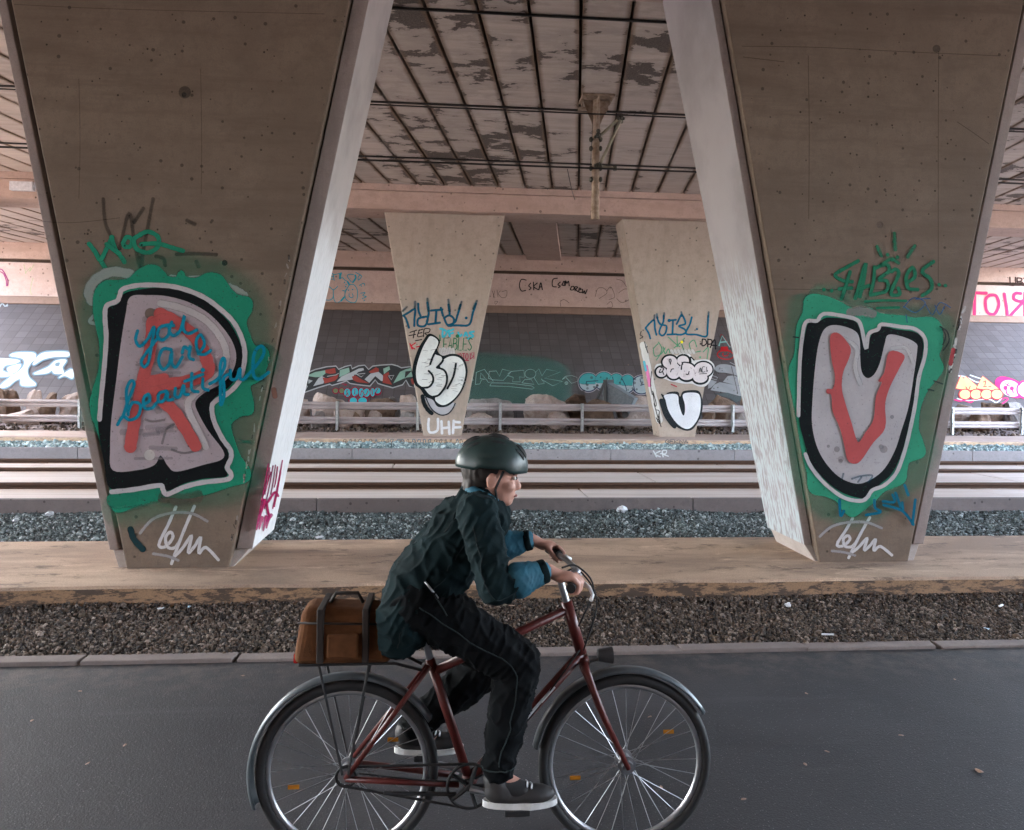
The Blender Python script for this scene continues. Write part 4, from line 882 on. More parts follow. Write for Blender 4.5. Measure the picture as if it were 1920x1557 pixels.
g.fill([(862,345),(955,410),(932,505),(985,560),(1060,543),(1130,548),(1190,588),(1222,670),(1220,760),(1182,880),(1112,980),(1030,1046),(940,1050),(892,985),(820,952),(770,880),(715,832),(693,720),(708,620),(748,500),(800,410)], BK, soft=5)
g.fill([(872,368),(942,420),(908,535),(975,572),(968,640),(932,676),(1000,705),(1022,780),(1002,860),(932,942),(862,935),(806,872),(745,822),(728,720),(745,620),(790,490),(832,412)], KW, soft=3)
g.fill([(1060,565),(1130,570),(1180,610),(1205,690),(1200,770),(1160,890),(1090,980),(1010,1032),(950,1022),(915,968),(1000,890),(1035,800),(1026,720),(962,662),(990,602)], KW, soft=3)
for _ in range(34):
    x, y = random.choice(((random.uniform(770,880), random.uniform(480,820)), (random.uniform(900,1000), random.uniform(720,900)), (random.uniform(1060,1180), random.uniform(620,900))))
    g.line([(x, y), (x + 50, y + random.uniform(-25, 15))], random.uniform(2, 5), (.42,.47,.46), soft=.6, cover=.5)
g.lines([[(925,500),(890,570),(865,640)],[(850,705),(888,750),(892,810),(850,862),(772,868)],[(1115,635),(1090,760),(1032,876)],[(930,672),(1000,698),(1028,760),(1015,850),(950,938),(895,955)],[(930,672),(975,625),(990,600)]], 19, BK, soft=.2)
g.build('letter_graffiti', fc1, 'rounded white letters KO in a thick black outline')
g = Art(f_n, 640, 560, 5.19, base=.004); g.lines([[(852,1172),(846,1240),(862,1302),(935,1282),(940,1172)],[(974,1195),(980,1312)],[(1045,1200),(1052,1318)],[(985,1262),(1050,1255)],[(1094,1190),(1086,1310)],[(1095,1200),(1152,1205)],[(1092,1255),(1158,1252)]], 24, (.66,.68,.70), soft=.2)
g.build('tag_graffiti', fc1, 'white block letters UHF near the foot')
# --- the small U column
g = Art(f_n, 1120, 560, 5.19, base=.004)
g.lines([[(468,288),(500,340),(515,390)],[(468,288),(510,240),(552,212),(560,290),(575,355)],[(582,180),(596,230),(625,262)],[(645,165),(640,230),(612,290),(602,335),(632,362),(665,330),(672,270),(632,258)],[(690,215),(765,208)],[(736,212),(730,350)],[(680,352),(768,348)],[(770,250),(800,190),(822,160),(850,210),(852,250),(792,268),(848,300),(860,330),(820,352),(772,352)],[(918,182),(900,250),(862,342),(960,352),(1058,370),(1072,290),(1078,170)]], 16, (.0,.11,.20), soft=.35); g.dot((698,215), 14, (.0,.11,.20)); g.dot((968,298), 9, (.0,.11,.20)); g.lines([[(550,215),(555,160)],[(645,190),(650,140)],[(822,170),(815,130)],[(1078,180),(1082,130)],[(582,190),(578,150)]], 20, (.0,.11,.20), soft=.8, cover=.8, fade=.95)
g.build('tag_graffiti', fc2, 'dark blue tag in capital letters')
g = Art(f_n, 1120, 560, 5.19, base=.004); G3 = (.09,.36,.19)
g.lines([[(595,425),(628,500),(575,600)],[(590,440),(548,490),(560,560),(620,540),(660,480)],[(640,470),(660,540),(690,490),(705,530)],[(690,375),(760,440),(800,470)],[(775,370),(778,470)],[(850,385),(780,455),(745,480)],[(820,445),(840,500)],[(965,470),(940,405),(895,440),(905,490)],[(945,525),(1005,512)],[(1030,520),(1078,480),(1066,590)]], 8, G3, soft=.4, cover=.85); g.dot((1000,572), 8, G3)
g.fill([(810,412),(832,412),(832,436),(810,436)], (.85,.72,.02), smooth=False, soft=1)
for i in range(7): g.line([(720+i*34,505),(735+i*34,530)], 26, (.62,.60,.56), soft=.8, cover=.7)
g.build('tag_graffiti', fc2, 'faint green tag with a small yellow square')
g = Art(f_n, 1120, 560, 5.19, base=.004); g.lines([[(1022,395),(1020,460),(1060,440),(1052,402),(1022,395)],[(1075,395),(1074,470)],[(1075,398),(1112,405),(1108,440),(1076,445)],[(1098,478),(1140,400),(1150,492)],[(1110,455),(1158,458)]], 11, (.015,.014,.016)); g.dot((1003,442), 7, (.015,.014,.016))
g.build('tag_graffiti', fc2, 'black letters DPA')
g = Art(f_n, 1120, 560, 5.19, base=.008); PW = (.66,.60,.60)
g.fill([(558,690),(575,645),(622,630),(645,580),(700,548),(770,558),(825,532),(892,542),(935,600),(1000,598),(1080,600),(1135,650),(1125,720),(1095,800),(1048,852),(980,852),(920,828),(850,828),(760,812),(700,798),(650,778),(585,765)], WHITE, soft=4)
for c, rx, ry in (((1030,690),92,75),((1000,775),75,55),((870,715),92,90),((835,605),65,55),((742,705),78,85),((705,620),78,68),((622,715),58,55)): g.fill(g.ell(c, rx+9, ry+9), BK, soft=2); 
for c, rx, ry in (((1030,690),86,68),((1000,770),68,48),((832,605),55,46),((868,712),86,80),((742,705),68,76),((705,620),70,60),((622,715),50,47)): g.fill(g.ell(c, rx, ry), PW, soft=2)
g.lines([[(940,600),(905,570),(910,620)],[(815,690),(830,625),(880,625)]], 12, BK, soft=.2)
for _ in range(16): g.line([(x:=random.uniform(640,960), y:=random.uniform(580,790)), (x+random.uniform(-12,12), y+random.uniform(-40,40))], random.uniform(3,8), (.55,.30,.32), soft=.8, cover=.35)
g.ring((706,605), 10, 16, 7, BK); g.lines([[(710,640),(706,625)],[(612,690),(600,720),(628,712),(640,680),(615,672)],[(632,712),(645,740)],[(710,715),(720,690),(740,685)],[(860,735),(880,740),(890,710)],[(820,620),(830,640)]], 9, BK, soft=.2)
g.lines([[(985,720),(1000,675),(1012,715)],[(1040,665),(1020,670),(1018,715),(1045,712)],[(1060,668),(1062,712),(1070,700)],[(990,735),(1060,730)]], 6, BK, soft=.2); g.line([(715,835),(768,858)], 9, (.5,.05,.08))
g.build('bubble_graffiti', fc2, 'pinkish white bubble letters with black outlines')
g = Art(f_n, 1120, 560, 5.19, base=.008)
g.fill([(622,930),(650,945),(700,915),(780,912),(795,950),(812,955),(830,912),(880,898),(975,900),(1008,950),(1020,1060),(990,1170),(932,1262),(870,1284),(800,1262),(770,1245),(755,1262),(720,1240),(650,1140),(608,1010),(612,980),(640,975)], (.02,.025,.028), soft=6)
g.fill([(655,940),(772,936),(790,1020),(812,1100),(835,1142),(852,1110),(852,1030),(836,932),(955,920),(998,960),(1000,1080),(970,1180),(905,1258),(840,1260),(762,1200),(695,1095),(665,990)], (.72,.73,.75), soft=3)
g.build('letter_graffiti', fc2, 'white letter U with a dark shadow outline')
zb, zt = PL2[2], ZB; sx0, sx1 = 5.29 - .425, 5.29 - 1.365
d = Vector((sx1 - sx0, 0, zt - zb)).normalized(); n = d.cross(Vector((0, 1, 0))); n = n if n.x < 0 else -n
g = Art((Vector((sx0, YF, zb)), n), 1140, 580, 5.99, base=.004)
g.line([(395,400),(430,560),(470,760),(520,1000),(580,1250)], 70, (.70,.72,.72), soft=.4, cover=.9)
g.line([(430,640),(455,760),(470,860)], 30, (.75,.20,.45), soft=.7); g.line([(408,590),(428,690)], 22, (.1,.5,.65), soft=.7)
g.lines([[(375,250),(365,290),(395,310),(362,330)],[(412,365),(430,430),(450,490)],[(425,430),(445,420)],[(492,700),(482,850),(500,960)],[(510,930),(545,1060),(530,1080),(505,920)],[(520,1060),(560,1200),(600,1320)],[(540,1130),(580,1150),(560,1260)],[(575,1180),(590,1290),(545,1220)]], 9, (.02,.02,.022), soft=.2)
g.build('tag_graffiti', fc2, 'white paint and black tags on the narrow side')
# --- abutment wall
w_n = (Vector((0, 24.45, 4.5)), FRONT); e_n = (Vector((0, 24.42, 5.5)), FRONT)
g = Art(w_n, 590, 490, 11.29, base=.01); CB = (.02,.34,.46)
g.lines([[(225,410),(215,330),(235,270),(370,262),(395,290),(415,410)],[(360,330),(410,325)],[(355,385),(410,378)],[(400,290),(530,262),(570,250),(540,350),(600,355),(630,395),(690,425)],[(225,400),(250,560),(235,680),(165,755),(120,775)],[(175,760),(215,815),(330,822),(390,760),(395,610)],[(310,540),(395,605),(470,555),(485,530)],[(395,610),(405,790),(460,880),(560,840),(630,760),(640,640),(590,625)],[(690,430),(735,480),(700,560),(650,620)],[(740,500),(830,500),(900,600),(905,760),(860,870),(760,870),(660,800),(645,680),(700,560),(740,500)],[(730,690),(735,750),(790,775),(815,740),(800,690)],[(780,445),(690,320),(740,280),(830,290)],[(870,240),(990,310),(980,350),(925,405),(925,330),(965,300)],[(945,515),(1040,470),(1060,515)],[(990,540),(985,515)],[(975,680),(1070,668),(1020,730),(1095,750),(1010,795)]], 15, CB, soft=.2)
g.lines([[(860,300),(870,360),(810,450)],[(700,440),(735,500)],[(620,770),(560,840)],[(540,280),(535,370)]], 34, CB, soft=.2)
for c in ((635,450),(668,495),(655,540),(718,615),(805,603),(1050,830)): g.dot(c, 12, CB)
g.build('bubble_graffiti', abut, 'blue outlined bubble letters with a smiling face')
g = Art(w_n, 540, 440, 2.743, base=.01)
g.lines([[(1225,235),(1200,232),(1190,262),(1200,290),(1222,288)],[(1248,250),(1238,265),(1250,275),(1240,285)],[(1262,245),(1264,285)],[(1282,250),(1264,268),(1286,284)],[(1290,284),(1300,248),(1308,284)],[(1294,270),(1306,270)]], 5, (.015,.013,.012), soft=.15)
g.lines([[(1385,225),(1362,232),(1360,265),(1380,270)],[(1400,245),(1388,258),(1400,266),(1390,274)],[(1408,260),(1420,240),(1422,262),(1408,260)],[(1426,262),(1428,238),(1434,252),(1442,240),(1446,264)],[(1458,268),(1452,284),(1468,284),(1470,268),(1458,268)],[(1476,290),(1476,270),(1490,272),(1480,282),(1490,294)],[(1496,286),(1508,282),(1498,276),(1496,296),(1510,298)],[(1514,282),(1516,302),(1524,290),(1528,306),(1538,284)]], 5, (.015,.013,.012), soft=.15)
g.build('tag_graffiti', abut, 'black handwriting reading CSKA and CSOM CREW')
g = Art(w_n, 540, 440, 2.743, base=.01)
g.lines([[(1050,290),(1062,325)],[(1062,290),(1056,325)],[(1075,285),(1080,322)],[(1092,290),(1082,305),(1095,322)],[(1100,295),(1125,290),(1120,322),(1096,325)],[(1062,345),(1078,345),(1066,362)],[(1400,345),(1420,335),(1445,352)],[(1400,350),(1402,370)],[(1580,320),(1592,280),(1620,275),(1640,300),(1600,330)],[(1640,290),(1660,270),(1680,320),(1650,335)],[(1690,230),(1720,240),(1740,270)],[(1700,300),(1740,280),(1770,320),(1720,350),(1690,330)],[(1640,360),(1660,345),(1668,372),(1642,375)]], 1.8, (.03,.025,.025), soft=.3, cover=.9)
g.build('pen_marks', abut, 'thin dark scribbles between the two far columns')
g = Art(w_n, 0, 480, 4.1, base=.01); g.lines([[(-10,108),(15,105),(40,140),(62,190),(60,232)],[(-10,120),(25,135),(48,185),(52,232)]], 6, (.30,.03,.16), soft=.3); g.lines([[(185,65),(200,140)],[(200,130),(235,90),(230,120),(262,68)],[(255,170),(235,260),(245,300)]], 3, (.42,.62,.30), soft=.5, cover=.7)
g.build('tag_graffiti', abut, 'purple arc and faint green scratch at the left end')
g = Art(w_n, 1770, 480, 4.1, base=.01); PK = (.72,.035,.12)
g.lines([[(245,285),(325,288)],[(235,300),(232,470)],[(350,302),(318,340),(330,430),(385,448),(420,380),(400,310),(350,302)],[(462,292),(480,400),(492,470),(545,420),(612,350)],[(590,290),(545,290),(535,330),(575,350),(612,345)],[(620,285),(620,480)]], 21, PK, soft=.4)
g.build('tag_graffiti', abut, 'large pink lettering reading TOIR with the last letter reversed')
g = Art(e_n, 1770, 480, 4.1, base=.01); g.lines([[(505,165),(512,222),(545,222),(548,165)],[(562,168),(562,226)],[(562,170),(595,175),(590,195),(565,198),(600,205),(598,225),(562,226)],[(612,172),(650,170),(612,225),(650,225)]], 9, (.05,.025,.02), soft=.2)
g.build('tag_graffiti', bridge, 'dark letters on the end beam at the right')
# --- tiled slope
sn = Vector((0, -(SLZ1 - SLZ0), SLY1 - SLY0)).normalized(); s_n = (Vector((0, SLY0, SLZ0)), sn)
g = Art(s_n, 560, 660, 8.0, base=.012); LG, LW, SR, DK = (.30,.50,.41), (.50,.52,.54), (.38,.075,.06), (.055,.058,.06)
OUTS = [(80,370),(110,330),(250,270),(420,230),(560,218),(600,268),(700,225),(785,205),(800,260),(900,215),(990,205),(1050,270),(1110,220),(1230,205),(1400,195),(1480,215),(1540,245),(1660,230),(1720,240),(1740,540),(1660,520),(1610,430),(1560,500),(1410,545),(1250,500),(1190,480),(1150,425),(1070,520),(900,500),(770,480),(720,440),(640,470),(500,510),(470,490),(300,540),(90,615),(130,520),(100,500)]
g.fill(OUTS, DK, smooth=False, soft=4); g.line(OUTS + [OUTS[0]], 17, (.46,.48,.50), soft=.2, smooth=False)
for pts, c in (([(120,365),(250,310),(400,285),(410,320),(340,380),(250,385)],LG),([(400,280),(545,250),(560,325),(470,335),(400,320)],SR),([(300,400),(350,370),(400,400),(370,480),(220,520)],LW),([(360,390),(430,405),(600,350),(580,400),(540,440),(390,480)],SR),([(145,420),(210,440),(150,485)],LW),([(620,280),(755,245),(765,310),(700,345),(610,385)],LG),([(570,455),(640,380),(770,320),(830,350),(820,420),(740,430)],LW),([(780,320),(900,260),(970,250),(980,280),(890,310),(860,345),(790,350)],LW),([(800,380),(850,360),(940,420),(1060,480),(880,460),(820,430)],SR),([(1050,310),(1160,240),(1200,260),(1200,310),(1100,330)],SR),([(990,420),(1080,335),(1200,310),(1260,360),(1280,440),(1240,445),(1150,370),(1060,470)],LW),([(1270,260),(1360,225),(1370,270),(1280,340)],LG),([(1270,350),(1350,310),(1360,350),(1330,370),(1400,500),(1260,470)],SR),([(1420,480),(1520,310),(1610,270),(1690,250),(1690,290),(1600,300),(1590,400)],LG),([(1590,410),(1690,300),(1710,380),(1620,390)],LG),([(1680,420),(1720,400),(1730,500),(1700,490)],SR)): g.fill(pts, c, smooth=False, soft=3)
g.lines([[(430,375),(560,355),(600,330)],[(870,345),(1000,330),(940,385),(870,345)],[(1350,370),(1430,360),(1390,430),(1350,370)]], 10, (.5,.5,.5), smooth=False)
g.build('letter_graffiti', slope, 'red green and white angular letters in a white outline')
g = Art(s_n, 560, 660, 8.0, base=.012); PKR, TQ = (.36,.02,.06), (.06,.52,.60)
for i, (x, y, rx, ry) in enumerate(((555,590,48,46),(645,590,46,50),(730,620,62,75),(845,610,62,78),(940,620,50,82),(1020,620,62,75),(1110,615,45,75),(1180,600,60,60),(820,740,70,60),(960,740,80,60))): g.fill(g.ell((x,y),rx,ry), PKR, soft=3)
for i, (x, y, rx, ry) in enumerate(((555,590,34,32),(645,590,32,36),(730,620,46,60),(845,610,46,62),(940,620,36,66),(1020,620,46,60),(1110,615,32,60),(1185,590,42,42),(820,740,52,45),(960,740,62,45))): g.fill(g.ell((x,y),rx,ry), (.20,.24,.12) if i < 2 else TQ, soft=3)
g.lines([[(740,580),(720,600),(745,660)],[(845,570),(840,640)],[(930,660),(950,590),(1000,660),(1040,590)],[(1100,580),(1105,650)],[(1190,560),(1140,640)],[(700,690),(720,640)],[(870,650),(850,680)],[(650,490),(720,500),(690,515)]], 11, PKR, soft=.2)
g.build('letter_graffiti', slope, 'turquoise letters outlined in red, half hidden by boulders')
g = Art(s_n, 880, 660, 5.333, base=.010); FGN = (.13,.27,.235)
for i_ in range(9): t_ = i_ / 8; g.fill([(-120+90*t_,60+70*t_),(400,50+75*t_),(760,75+80*t_),(1000-110*t_,200+30*t_),(1010-120*t_,400),(940-120*t_,520),(400,540),(-120+90*t_,540)], FGN, soft=45, cover=.13, step=3)
g.build('green_paint', slope, 'broad green sprayed field with soft edges')
g = Art(s_n, 880, 660, 5.333, base=.014); OW = (.44,.50,.48)
g.lines([[(60,330),(70,210),(150,178),(240,300),(190,310),(165,275),(120,285),(105,325),(60,330)],[(110,275),(115,215),(155,265),(110,275)],[(190,270),(200,200),(270,195),(300,250),(330,178),(420,200),(340,290),(240,285),(190,270)],[(385,225),(420,200),(545,188),(550,260),(500,255),(510,305),(430,305),(440,260),(380,240)],[(660,240),(648,265),(690,330),(750,320),(720,275)],[(660,210),(695,175),(725,245),(770,180),(910,205),(750,268),(930,300),(835,345),(720,280)],[(525,315),(555,280),(620,282),(648,330),(525,315)],[(205,345),(220,315),(400,318),(620,345),(650,365),(630,378),(400,352),(205,345)],[(930,280),(965,260),(1020,320),(1080,300),(1075,260),(1020,240),(960,250),(930,280)]], 4.5, OW, smooth=False, soft=.4, cover=.85)
g.ring((610,225), 55, 45, 4.5, OW, cover=.85); g.ring((970,318), 14, 14, 4, OW); g.line([(968,310),(972,326)], 4, OW); g.line([(-10,285),(40,288)], 4, OW)
g.build('letter_graffiti', slope, 'thin white outline letters reading ANTIK on the green field')
g = Art(s_n, 880, 660, 5.333, base=.014); NB = (.03,.045,.10)
BL = [(1190,310,96,92),(1345,300,92,92),(1470,315,75,92),(1580,325,72,90),(1720,335,95,92)]
for x, y, rx, ry in BL: g.fill(g.ell((x,y),rx+9,ry+9), (.46,.42,.45), soft=3)
for x, y, rx, ry in BL: g.fill(g.ell((x,y),rx+3,ry+3), NB, soft=2)
for i, (x, y, rx, ry) in enumerate(BL):
    g.fill(g.ell((x,y),rx-7,ry-7), (.42,.50,.53), soft=2)
    if i < 4: g.fill([(x-rx*.82,y),(x-rx*.6,y-ry*.62),(x,y-ry*.86),(x+rx*.6,y-ry*.62),(x+rx*.82,y),(x,y+6)], (.07,.36,.36), soft=20)
for _ in range(26): g.dot((random.uniform(1120,1800), random.uniform(260,400)), random.uniform(5,13), (.17,.14,.13), cover=.5, )
g.lines([[(1170,305),(1285,298)],[(1172,305),(1165,330)],[(1520,270),(1560,350),(1570,400)],[(1640,270),(1640,340),(1655,400)],[(1430,260),(1440,320),(1420,380)],[(1705,280),(1710,310)],[(1710,345),(1790,320)]], 7, NB, soft=.2)
g.build('bubble_graffiti', slope, 'turquoise and white bubble letters above the overturned bin')
g = Art(s_n, 1320, 600, 6.77, base=.012); GW = (.36,.37,.385)
g.fill([(135,625),(180,580),(260,570),(360,590),(480,640),(600,690),(700,760),(700,840),(560,770),(430,715),(300,680),(180,665)], GW, soft=4)
g.fill([(300,720),(380,712),(500,770),(470,830),(430,840),(240,790)], GW, smooth=False, soft=3)
g.fill([(130,830),(200,798),(400,835),(600,890),(720,930),(720,990),(600,965),(450,970),(300,930),(80,895)], GW, smooth=False, soft=4)
g.fill([(60,780),(100,770),(160,790),(90,860),(50,880)], GW, smooth=False, soft=4)
g.fill([(130,940),(300,935),(450,980),(520,985),(410,1050),(330,1000)], (.13,.16,.17), smooth=False, soft=8, cover=.8)
g.lines([[(330,545),(420,590),(500,640),(560,620)],[(90,705),(175,738),(155,768),(80,745)],[(500,790),(600,810),(680,840)]], 8, (.36,.37,.38), smooth=False)
for _ in range(22): g.dot((random.uniform(100,600), random.uniform(610,950)), random.uniform(4,9), (.14,.09,.075), cover=.5)
g.line([(345,600),(380,740),(425,940)], 7, (.18,.10,.08), soft=.8, cover=.7)
g.build('letter_graffiti', slope, 'faded pale grey letters beside the small U column')
g = Art(s_n, 1320, 600, 6.77, base=.012)
g.lines([[(190,330),(232,205),(328,345)],[(205,290),(290,280)],[(400,335),(385,215),(480,310),(520,240),(600,330)]], 17, (.25,.50,.48), soft=.25, smooth=False)
g.lines([[(205,215),(230,195),(330,340)],[(370,195),(400,190),(470,285)]], 6, (.42,.03,.04), soft=.3)
g.build('tag_graffiti', slope, 'pale turquoise letters shaded with red')
g = Art(s_n, 1320, 600, 6.77, base=.012); RR = (.48,.02,.025)
g.ring((272,450), 104, 55, 12, RR, rot=.1); g.fill([(215,350),(295,345),(315,400),(210,395)], RR, smooth=False, soft=6); g.lines([[(190,400),(335,398)],[(235,445),(255,465),(300,455)]], 12, RR); g.dot((240,432), 8, RR); g.dot((308,432), 8, RR)
g.build('face_graffiti', slope, 'small red smiling face wearing a hat')
g = Art(s_n, 0, 480, 4.1, base=.012); EW, EB = (.58,.70,.76), (.16,.24,.29)
parts_ = [[(-60,800),(140,805),(120,830),(40,845),(20,885),(60,905),(110,920),(-60,925)],[(80,770),(130,750),(260,750),(272,790),(235,830),(210,880),(225,940),(275,995),(170,998),(160,950),(120,960),(60,1005),(0,1010),(90,930),(160,880),(190,830),(170,790)],[(262,820),(300,770),(360,745),(520,742),(525,775),(420,780),(330,800),(262,840)],[(262,910),(370,860),(430,810),(510,805),(480,860),(490,905),(420,908),(400,885),(360,905)],[(455,940),(520,890),(560,880),(560,945),(500,925)],[(60,870),(100,850),(160,840),(130,890),(80,905)]]
for p in parts_: g.line(p + [p[0]], 26, EB, soft=.3)
for p in parts_: g.fill(p, EW, soft=3)
g.fill([(430,830),(460,825),(452,850),(428,848)], EB, soft=2); g.lines([[(0,395),(20,370),(40,392),(60,375)],[(45,390),(60,388)]], 9, (.45,.5,.52), soft=.4, cover=.7)
g.build('letter_graffiti', slope, 'curved white letters edged with blue at the left edge')
g = Art(s_n, 1770, 480, 4.1, base=.012); YL, YR = (.78,.52,.22), (.66,.03,.06)
g.lines([[(110,925),(170,935),(260,975),(300,940)],[(100,1100),(180,1115),(340,1105),(400,1130),(440,1100)],[(200,920),(290,950)]], 8, (.7,.74,.74), soft=.4, cover=.8)
for p in ([(92,1020),(130,925),(150,950),(165,930),(275,1025),(190,1035)],[(250,1020),(295,930),(430,1035),(320,1030)]): g.line(p + [p[0]], 12, YR, smooth=False); g.fill(p, YL, smooth=False, soft=2)
for x in (160,245,325,405): g.fill(g.ell((x,1068),48,42), YR, soft=2); g.fill(g.ell((x,1068),40,34), YL, soft=2)
g.lines([[(165,1010),(185,1035),(200,1005)],[(300,975),(318,965),(312,1000)],[(300,1010),(325,1008)],[(340,1010),(360,1008)]], 6, YR)
g.build('letter_graffiti', slope, 'yellow peaked letters outlined in red at the right')
g = Art(s_n, 1770, 480, 4.1, base=.012); PKB = (.62,.03,.16)
g.fill([(395,980),(430,935),(520,950),(600,1000),(590,1080),(540,1090),(450,1050)], PKB, soft=8); g.fill(g.ell((510,1022),80,58,.4), (.70,.55,.62), soft=3); g.line(g.ell((620,1030),60,65)[0:] + [g.ell((620,1030),60,65)[0]], 12, PKB); g.fill(g.ell((625,1030),50,56), (.70,.58,.66), soft=3)
g.lines([[(470,985),(505,1005)],[(495,978),(480,1010)]], 7, PKB); g.dot((470,1018), 14, PKB); g.dot((520,1022), 14, PKB); g.lines([[(475,1025),(480,1060),(500,1075)],[(525,1030),(530,1055)],[(440,1110),(470,1095),(490,1105),(445,1140)],[(80,1110),(120,1120),(150,1115),(200,1130),(222,1120)]], 9, PKB, soft=.3)
g.build('bubble_graffiti', slope, 'pink and white round bubble letters at the right edge')
# --- kerb and platform edge
k_n = (Vector((0, K2, .2)), FRONT)
g = Art(k_n, 1120, 560, 5.19, base=.003); g.lines([[(545,1482),(575,1540)],[(610,1485),(560,1515),(612,1540)],[(615,1510),(640,1508)],[(640,1540),(632,1485),(672,1480),(665,1510),(640,1515),(690,1535)]], 11, (.62,.66,.66), soft=.4)
g.build('tag_graffiti', kerb_far, 'pale letters K-R on the far kerb')
p_n = (Vector((0, PL2[0] - .012, .35)), FRONT)
g = Art(p_n, 640, 560, 5.19, base=.006); GB = (.14,.20,.22)
for i in range(30):
    x = 20 + i * 52 + random.uniform(-10, 10); g.line([(x, 1405), (x + random.uniform(-8, 14), 1375), (x + random.uniform(12, 28), 1372), (x + random.uniform(10, 30), 1402)], 6, random.choice((GB, (.08,.07,.07), (.10,.22,.30))), soft=.5, cover=.65)
g.text('GEKNA', 3150, 1375, 34, 46, 6, (.10,.11,.13), cover=.8)
g.build('scrawl_graffiti', plat_far, 'faint blue and black scrawls on the far platform edge')

# ------------------------------------------------------------------ bicycle, rider, small litter
YB_ = 2.80
def P(px, py, dy=0.0): return on_y(px, py, YB_) + Vector((0, dy, 0))
rh, fh = P(652, 1435), P(1172, 1435); RW = .335
rh.z = fh.z = RW
bike = thing('bicycle', 'dark red trekking bicycle with mudguards ridden along the road', 'bicycle', ((rh.x + fh.x) / 2, YB_, 0))
m_fr = plain('frame_paint', (.10, .018, .015), .35, var=.2); m_bk = plain('black_rubber', (.018, .018, .019), .7); m_al = plain('dull_aluminium', (.42, .43, .45), .35, met=.8, var=.2)
m_gd = plain('grey_mudguard', (.10, .115, .125), .35, met=.3); m_wh = plain('white_reflector', (.75, .77, .78), .3); m_sad = plain('saddle_vinyl', (.02, .018, .017), .5)
def wheel(c):
    wob = MB().ball(c, .02, 8, 6)
    w_ = MB().tube(c - Vector((0, .05, 0)), c + Vector((0, .05, 0)), .022, n=14).tube(c - Vector((0, .032, 0)), c - Vector((0, .026, 0)), .034, n=16).tube(c + Vector((0, .026, 0)), c + Vector((0, .032, 0)), .034, n=16)
    w_ = w_.build('wheel', m_al, bike, smooth=False); w_.name = 'wheel'
    MB().torus(c, RW - .021, .020, n=64, m=10).build('tyre', m_bk, w_, smooth=True)
    MB().torus(c, RW - .045, .012, n=64, m=8, flat=.9).build('rim', m_al, w_, smooth=True)
    for i in range(32):
        a = 2*PI*i/32; side = -1 if i % 2 else 1; a2 = a + (.45 if (i // 2) % 2 else -.45)
        MB().tube(c + Vector((.032*math.cos(a2), side*.028, .032*math.sin(a2))), c + Vector(((RW-.05)*math.cos(a), side*.004, (RW-.05)*math.sin(a))), .0013, n=4, caps=False).build('spoke', m_al, w_)
wheel(rh); wheel(fh)
bb = P(880, 1462); bb.z = .285
seat_top = P(790, 1150); seat_cl = seat_top - Vector((0, 0, .07))
st = bb.lerp(seat_cl, .82)
head_t, head_b = P(1062, 1128), P(1090, 1225)
steer = (head_b - head_t).normalized(); crown = head_b + steer * .03
f_ = MB()
tube = lambda a, b, r, r2=None: f_.tube(a, b, r, r2, 12)
tube(bb, st, .0175); tube(bb, head_b, .021, .019); tube(st - (st - bb).normalized() * .05, head_t + steer * .03, .0165); tube(head_t, head_b, .021)
for s in (-1, 1):
    o = Vector((0, s * .062, 0)); tube(rh + o, bb + Vector((-.04, s * .03, 0)), .010, .012); tube(rh + o, st + Vector((0, s * .02, -.02)), .009, .010)
f_.ball(bb, .03, 12, 8)
f_.build('frame', m_fr, bike, smooth=True)
f_ = MB()
for s in (-1, 1): f_.path([fh + Vector((0, s * .055, 0)), fh.lerp(crown, .5) + Vector((-.012, s * .055, 0)), crown + Vector((0, s * .05, -.02)), crown], [.009, .013, .016, .016], 10)
f_.tube(crown - steer * .02, crown + steer * .015, .022, n=12)
f_.build('fork', m_fr, bike, smooth=True)
stem_t = head_t - steer * .10; bar = stem_t + Vector((.07, 0, .01)); HZ = P(1020, 1042).z
f_ = MB().tube(head_t, stem_t, .013, n=12).tube(stem_t - Vector((.01, 0, 0)), bar, .015, n=12)
f_.build('stem', m_al, bike, smooth=False)
grip_in, grip_out = {}, {}
f_ = MB(); pts = []
for t in (-1, -.72, -.45, -.15, 0, .15, .45, .72, 1):
    a = abs(t); pts.append(Vector((bar.x - .085 * max(0, a - .15), YB_ + t * .285, bar.z + .025 * math.sin(min(1, a * 1.6) * PI / 2))))
f_.path(pts, .011, 10); f_.build('handlebar', m_al, bike, smooth=True)
for s in (-1, 1):
    a, b = pts[0 if s < 0 else 8], pts[1 if s < 0 else 7]; d = (b - a)
    MB().tube(a - d * .06, a + d * 1.25, .0165, n=12).build('grip', m_bk, bike)
    lv = MB().path([b + d * .35 + Vector((.02, 0, -.005)), b + Vector((.055, 0, -.02)), a.lerp(b, .5) + Vector((.072, 0, -.035)), a + Vector((.07, 0, -.04))], [.010, .007, .006, .007], 8); lv.build('brake_lever', m_wh, bike, smooth=True)
    grip_in[s], grip_out[s] = b, a
f_ = MB().path([seat_cl + Vector((-.13,0,.045)), seat_cl + Vector((-.10,0,.055)), seat_cl + Vector((0,0,.05)), seat_cl + Vector((.10,0,.04)), seat_cl + Vector((.15,0,.03))], [.03, .075, .06, .028, .018], 16)
for i, v in enumerate(f_.v): f_.v[i] = (v[0], v[1], seat_cl.z + .05 + (v[2] - seat_cl.z - .05) * .38)
f_.build('saddle', m_sad, bike, smooth=True)
MB().tube(st, seat_cl + Vector((0, 0, .035)), .0135, n=12).build('seat_post', m_al, bike)
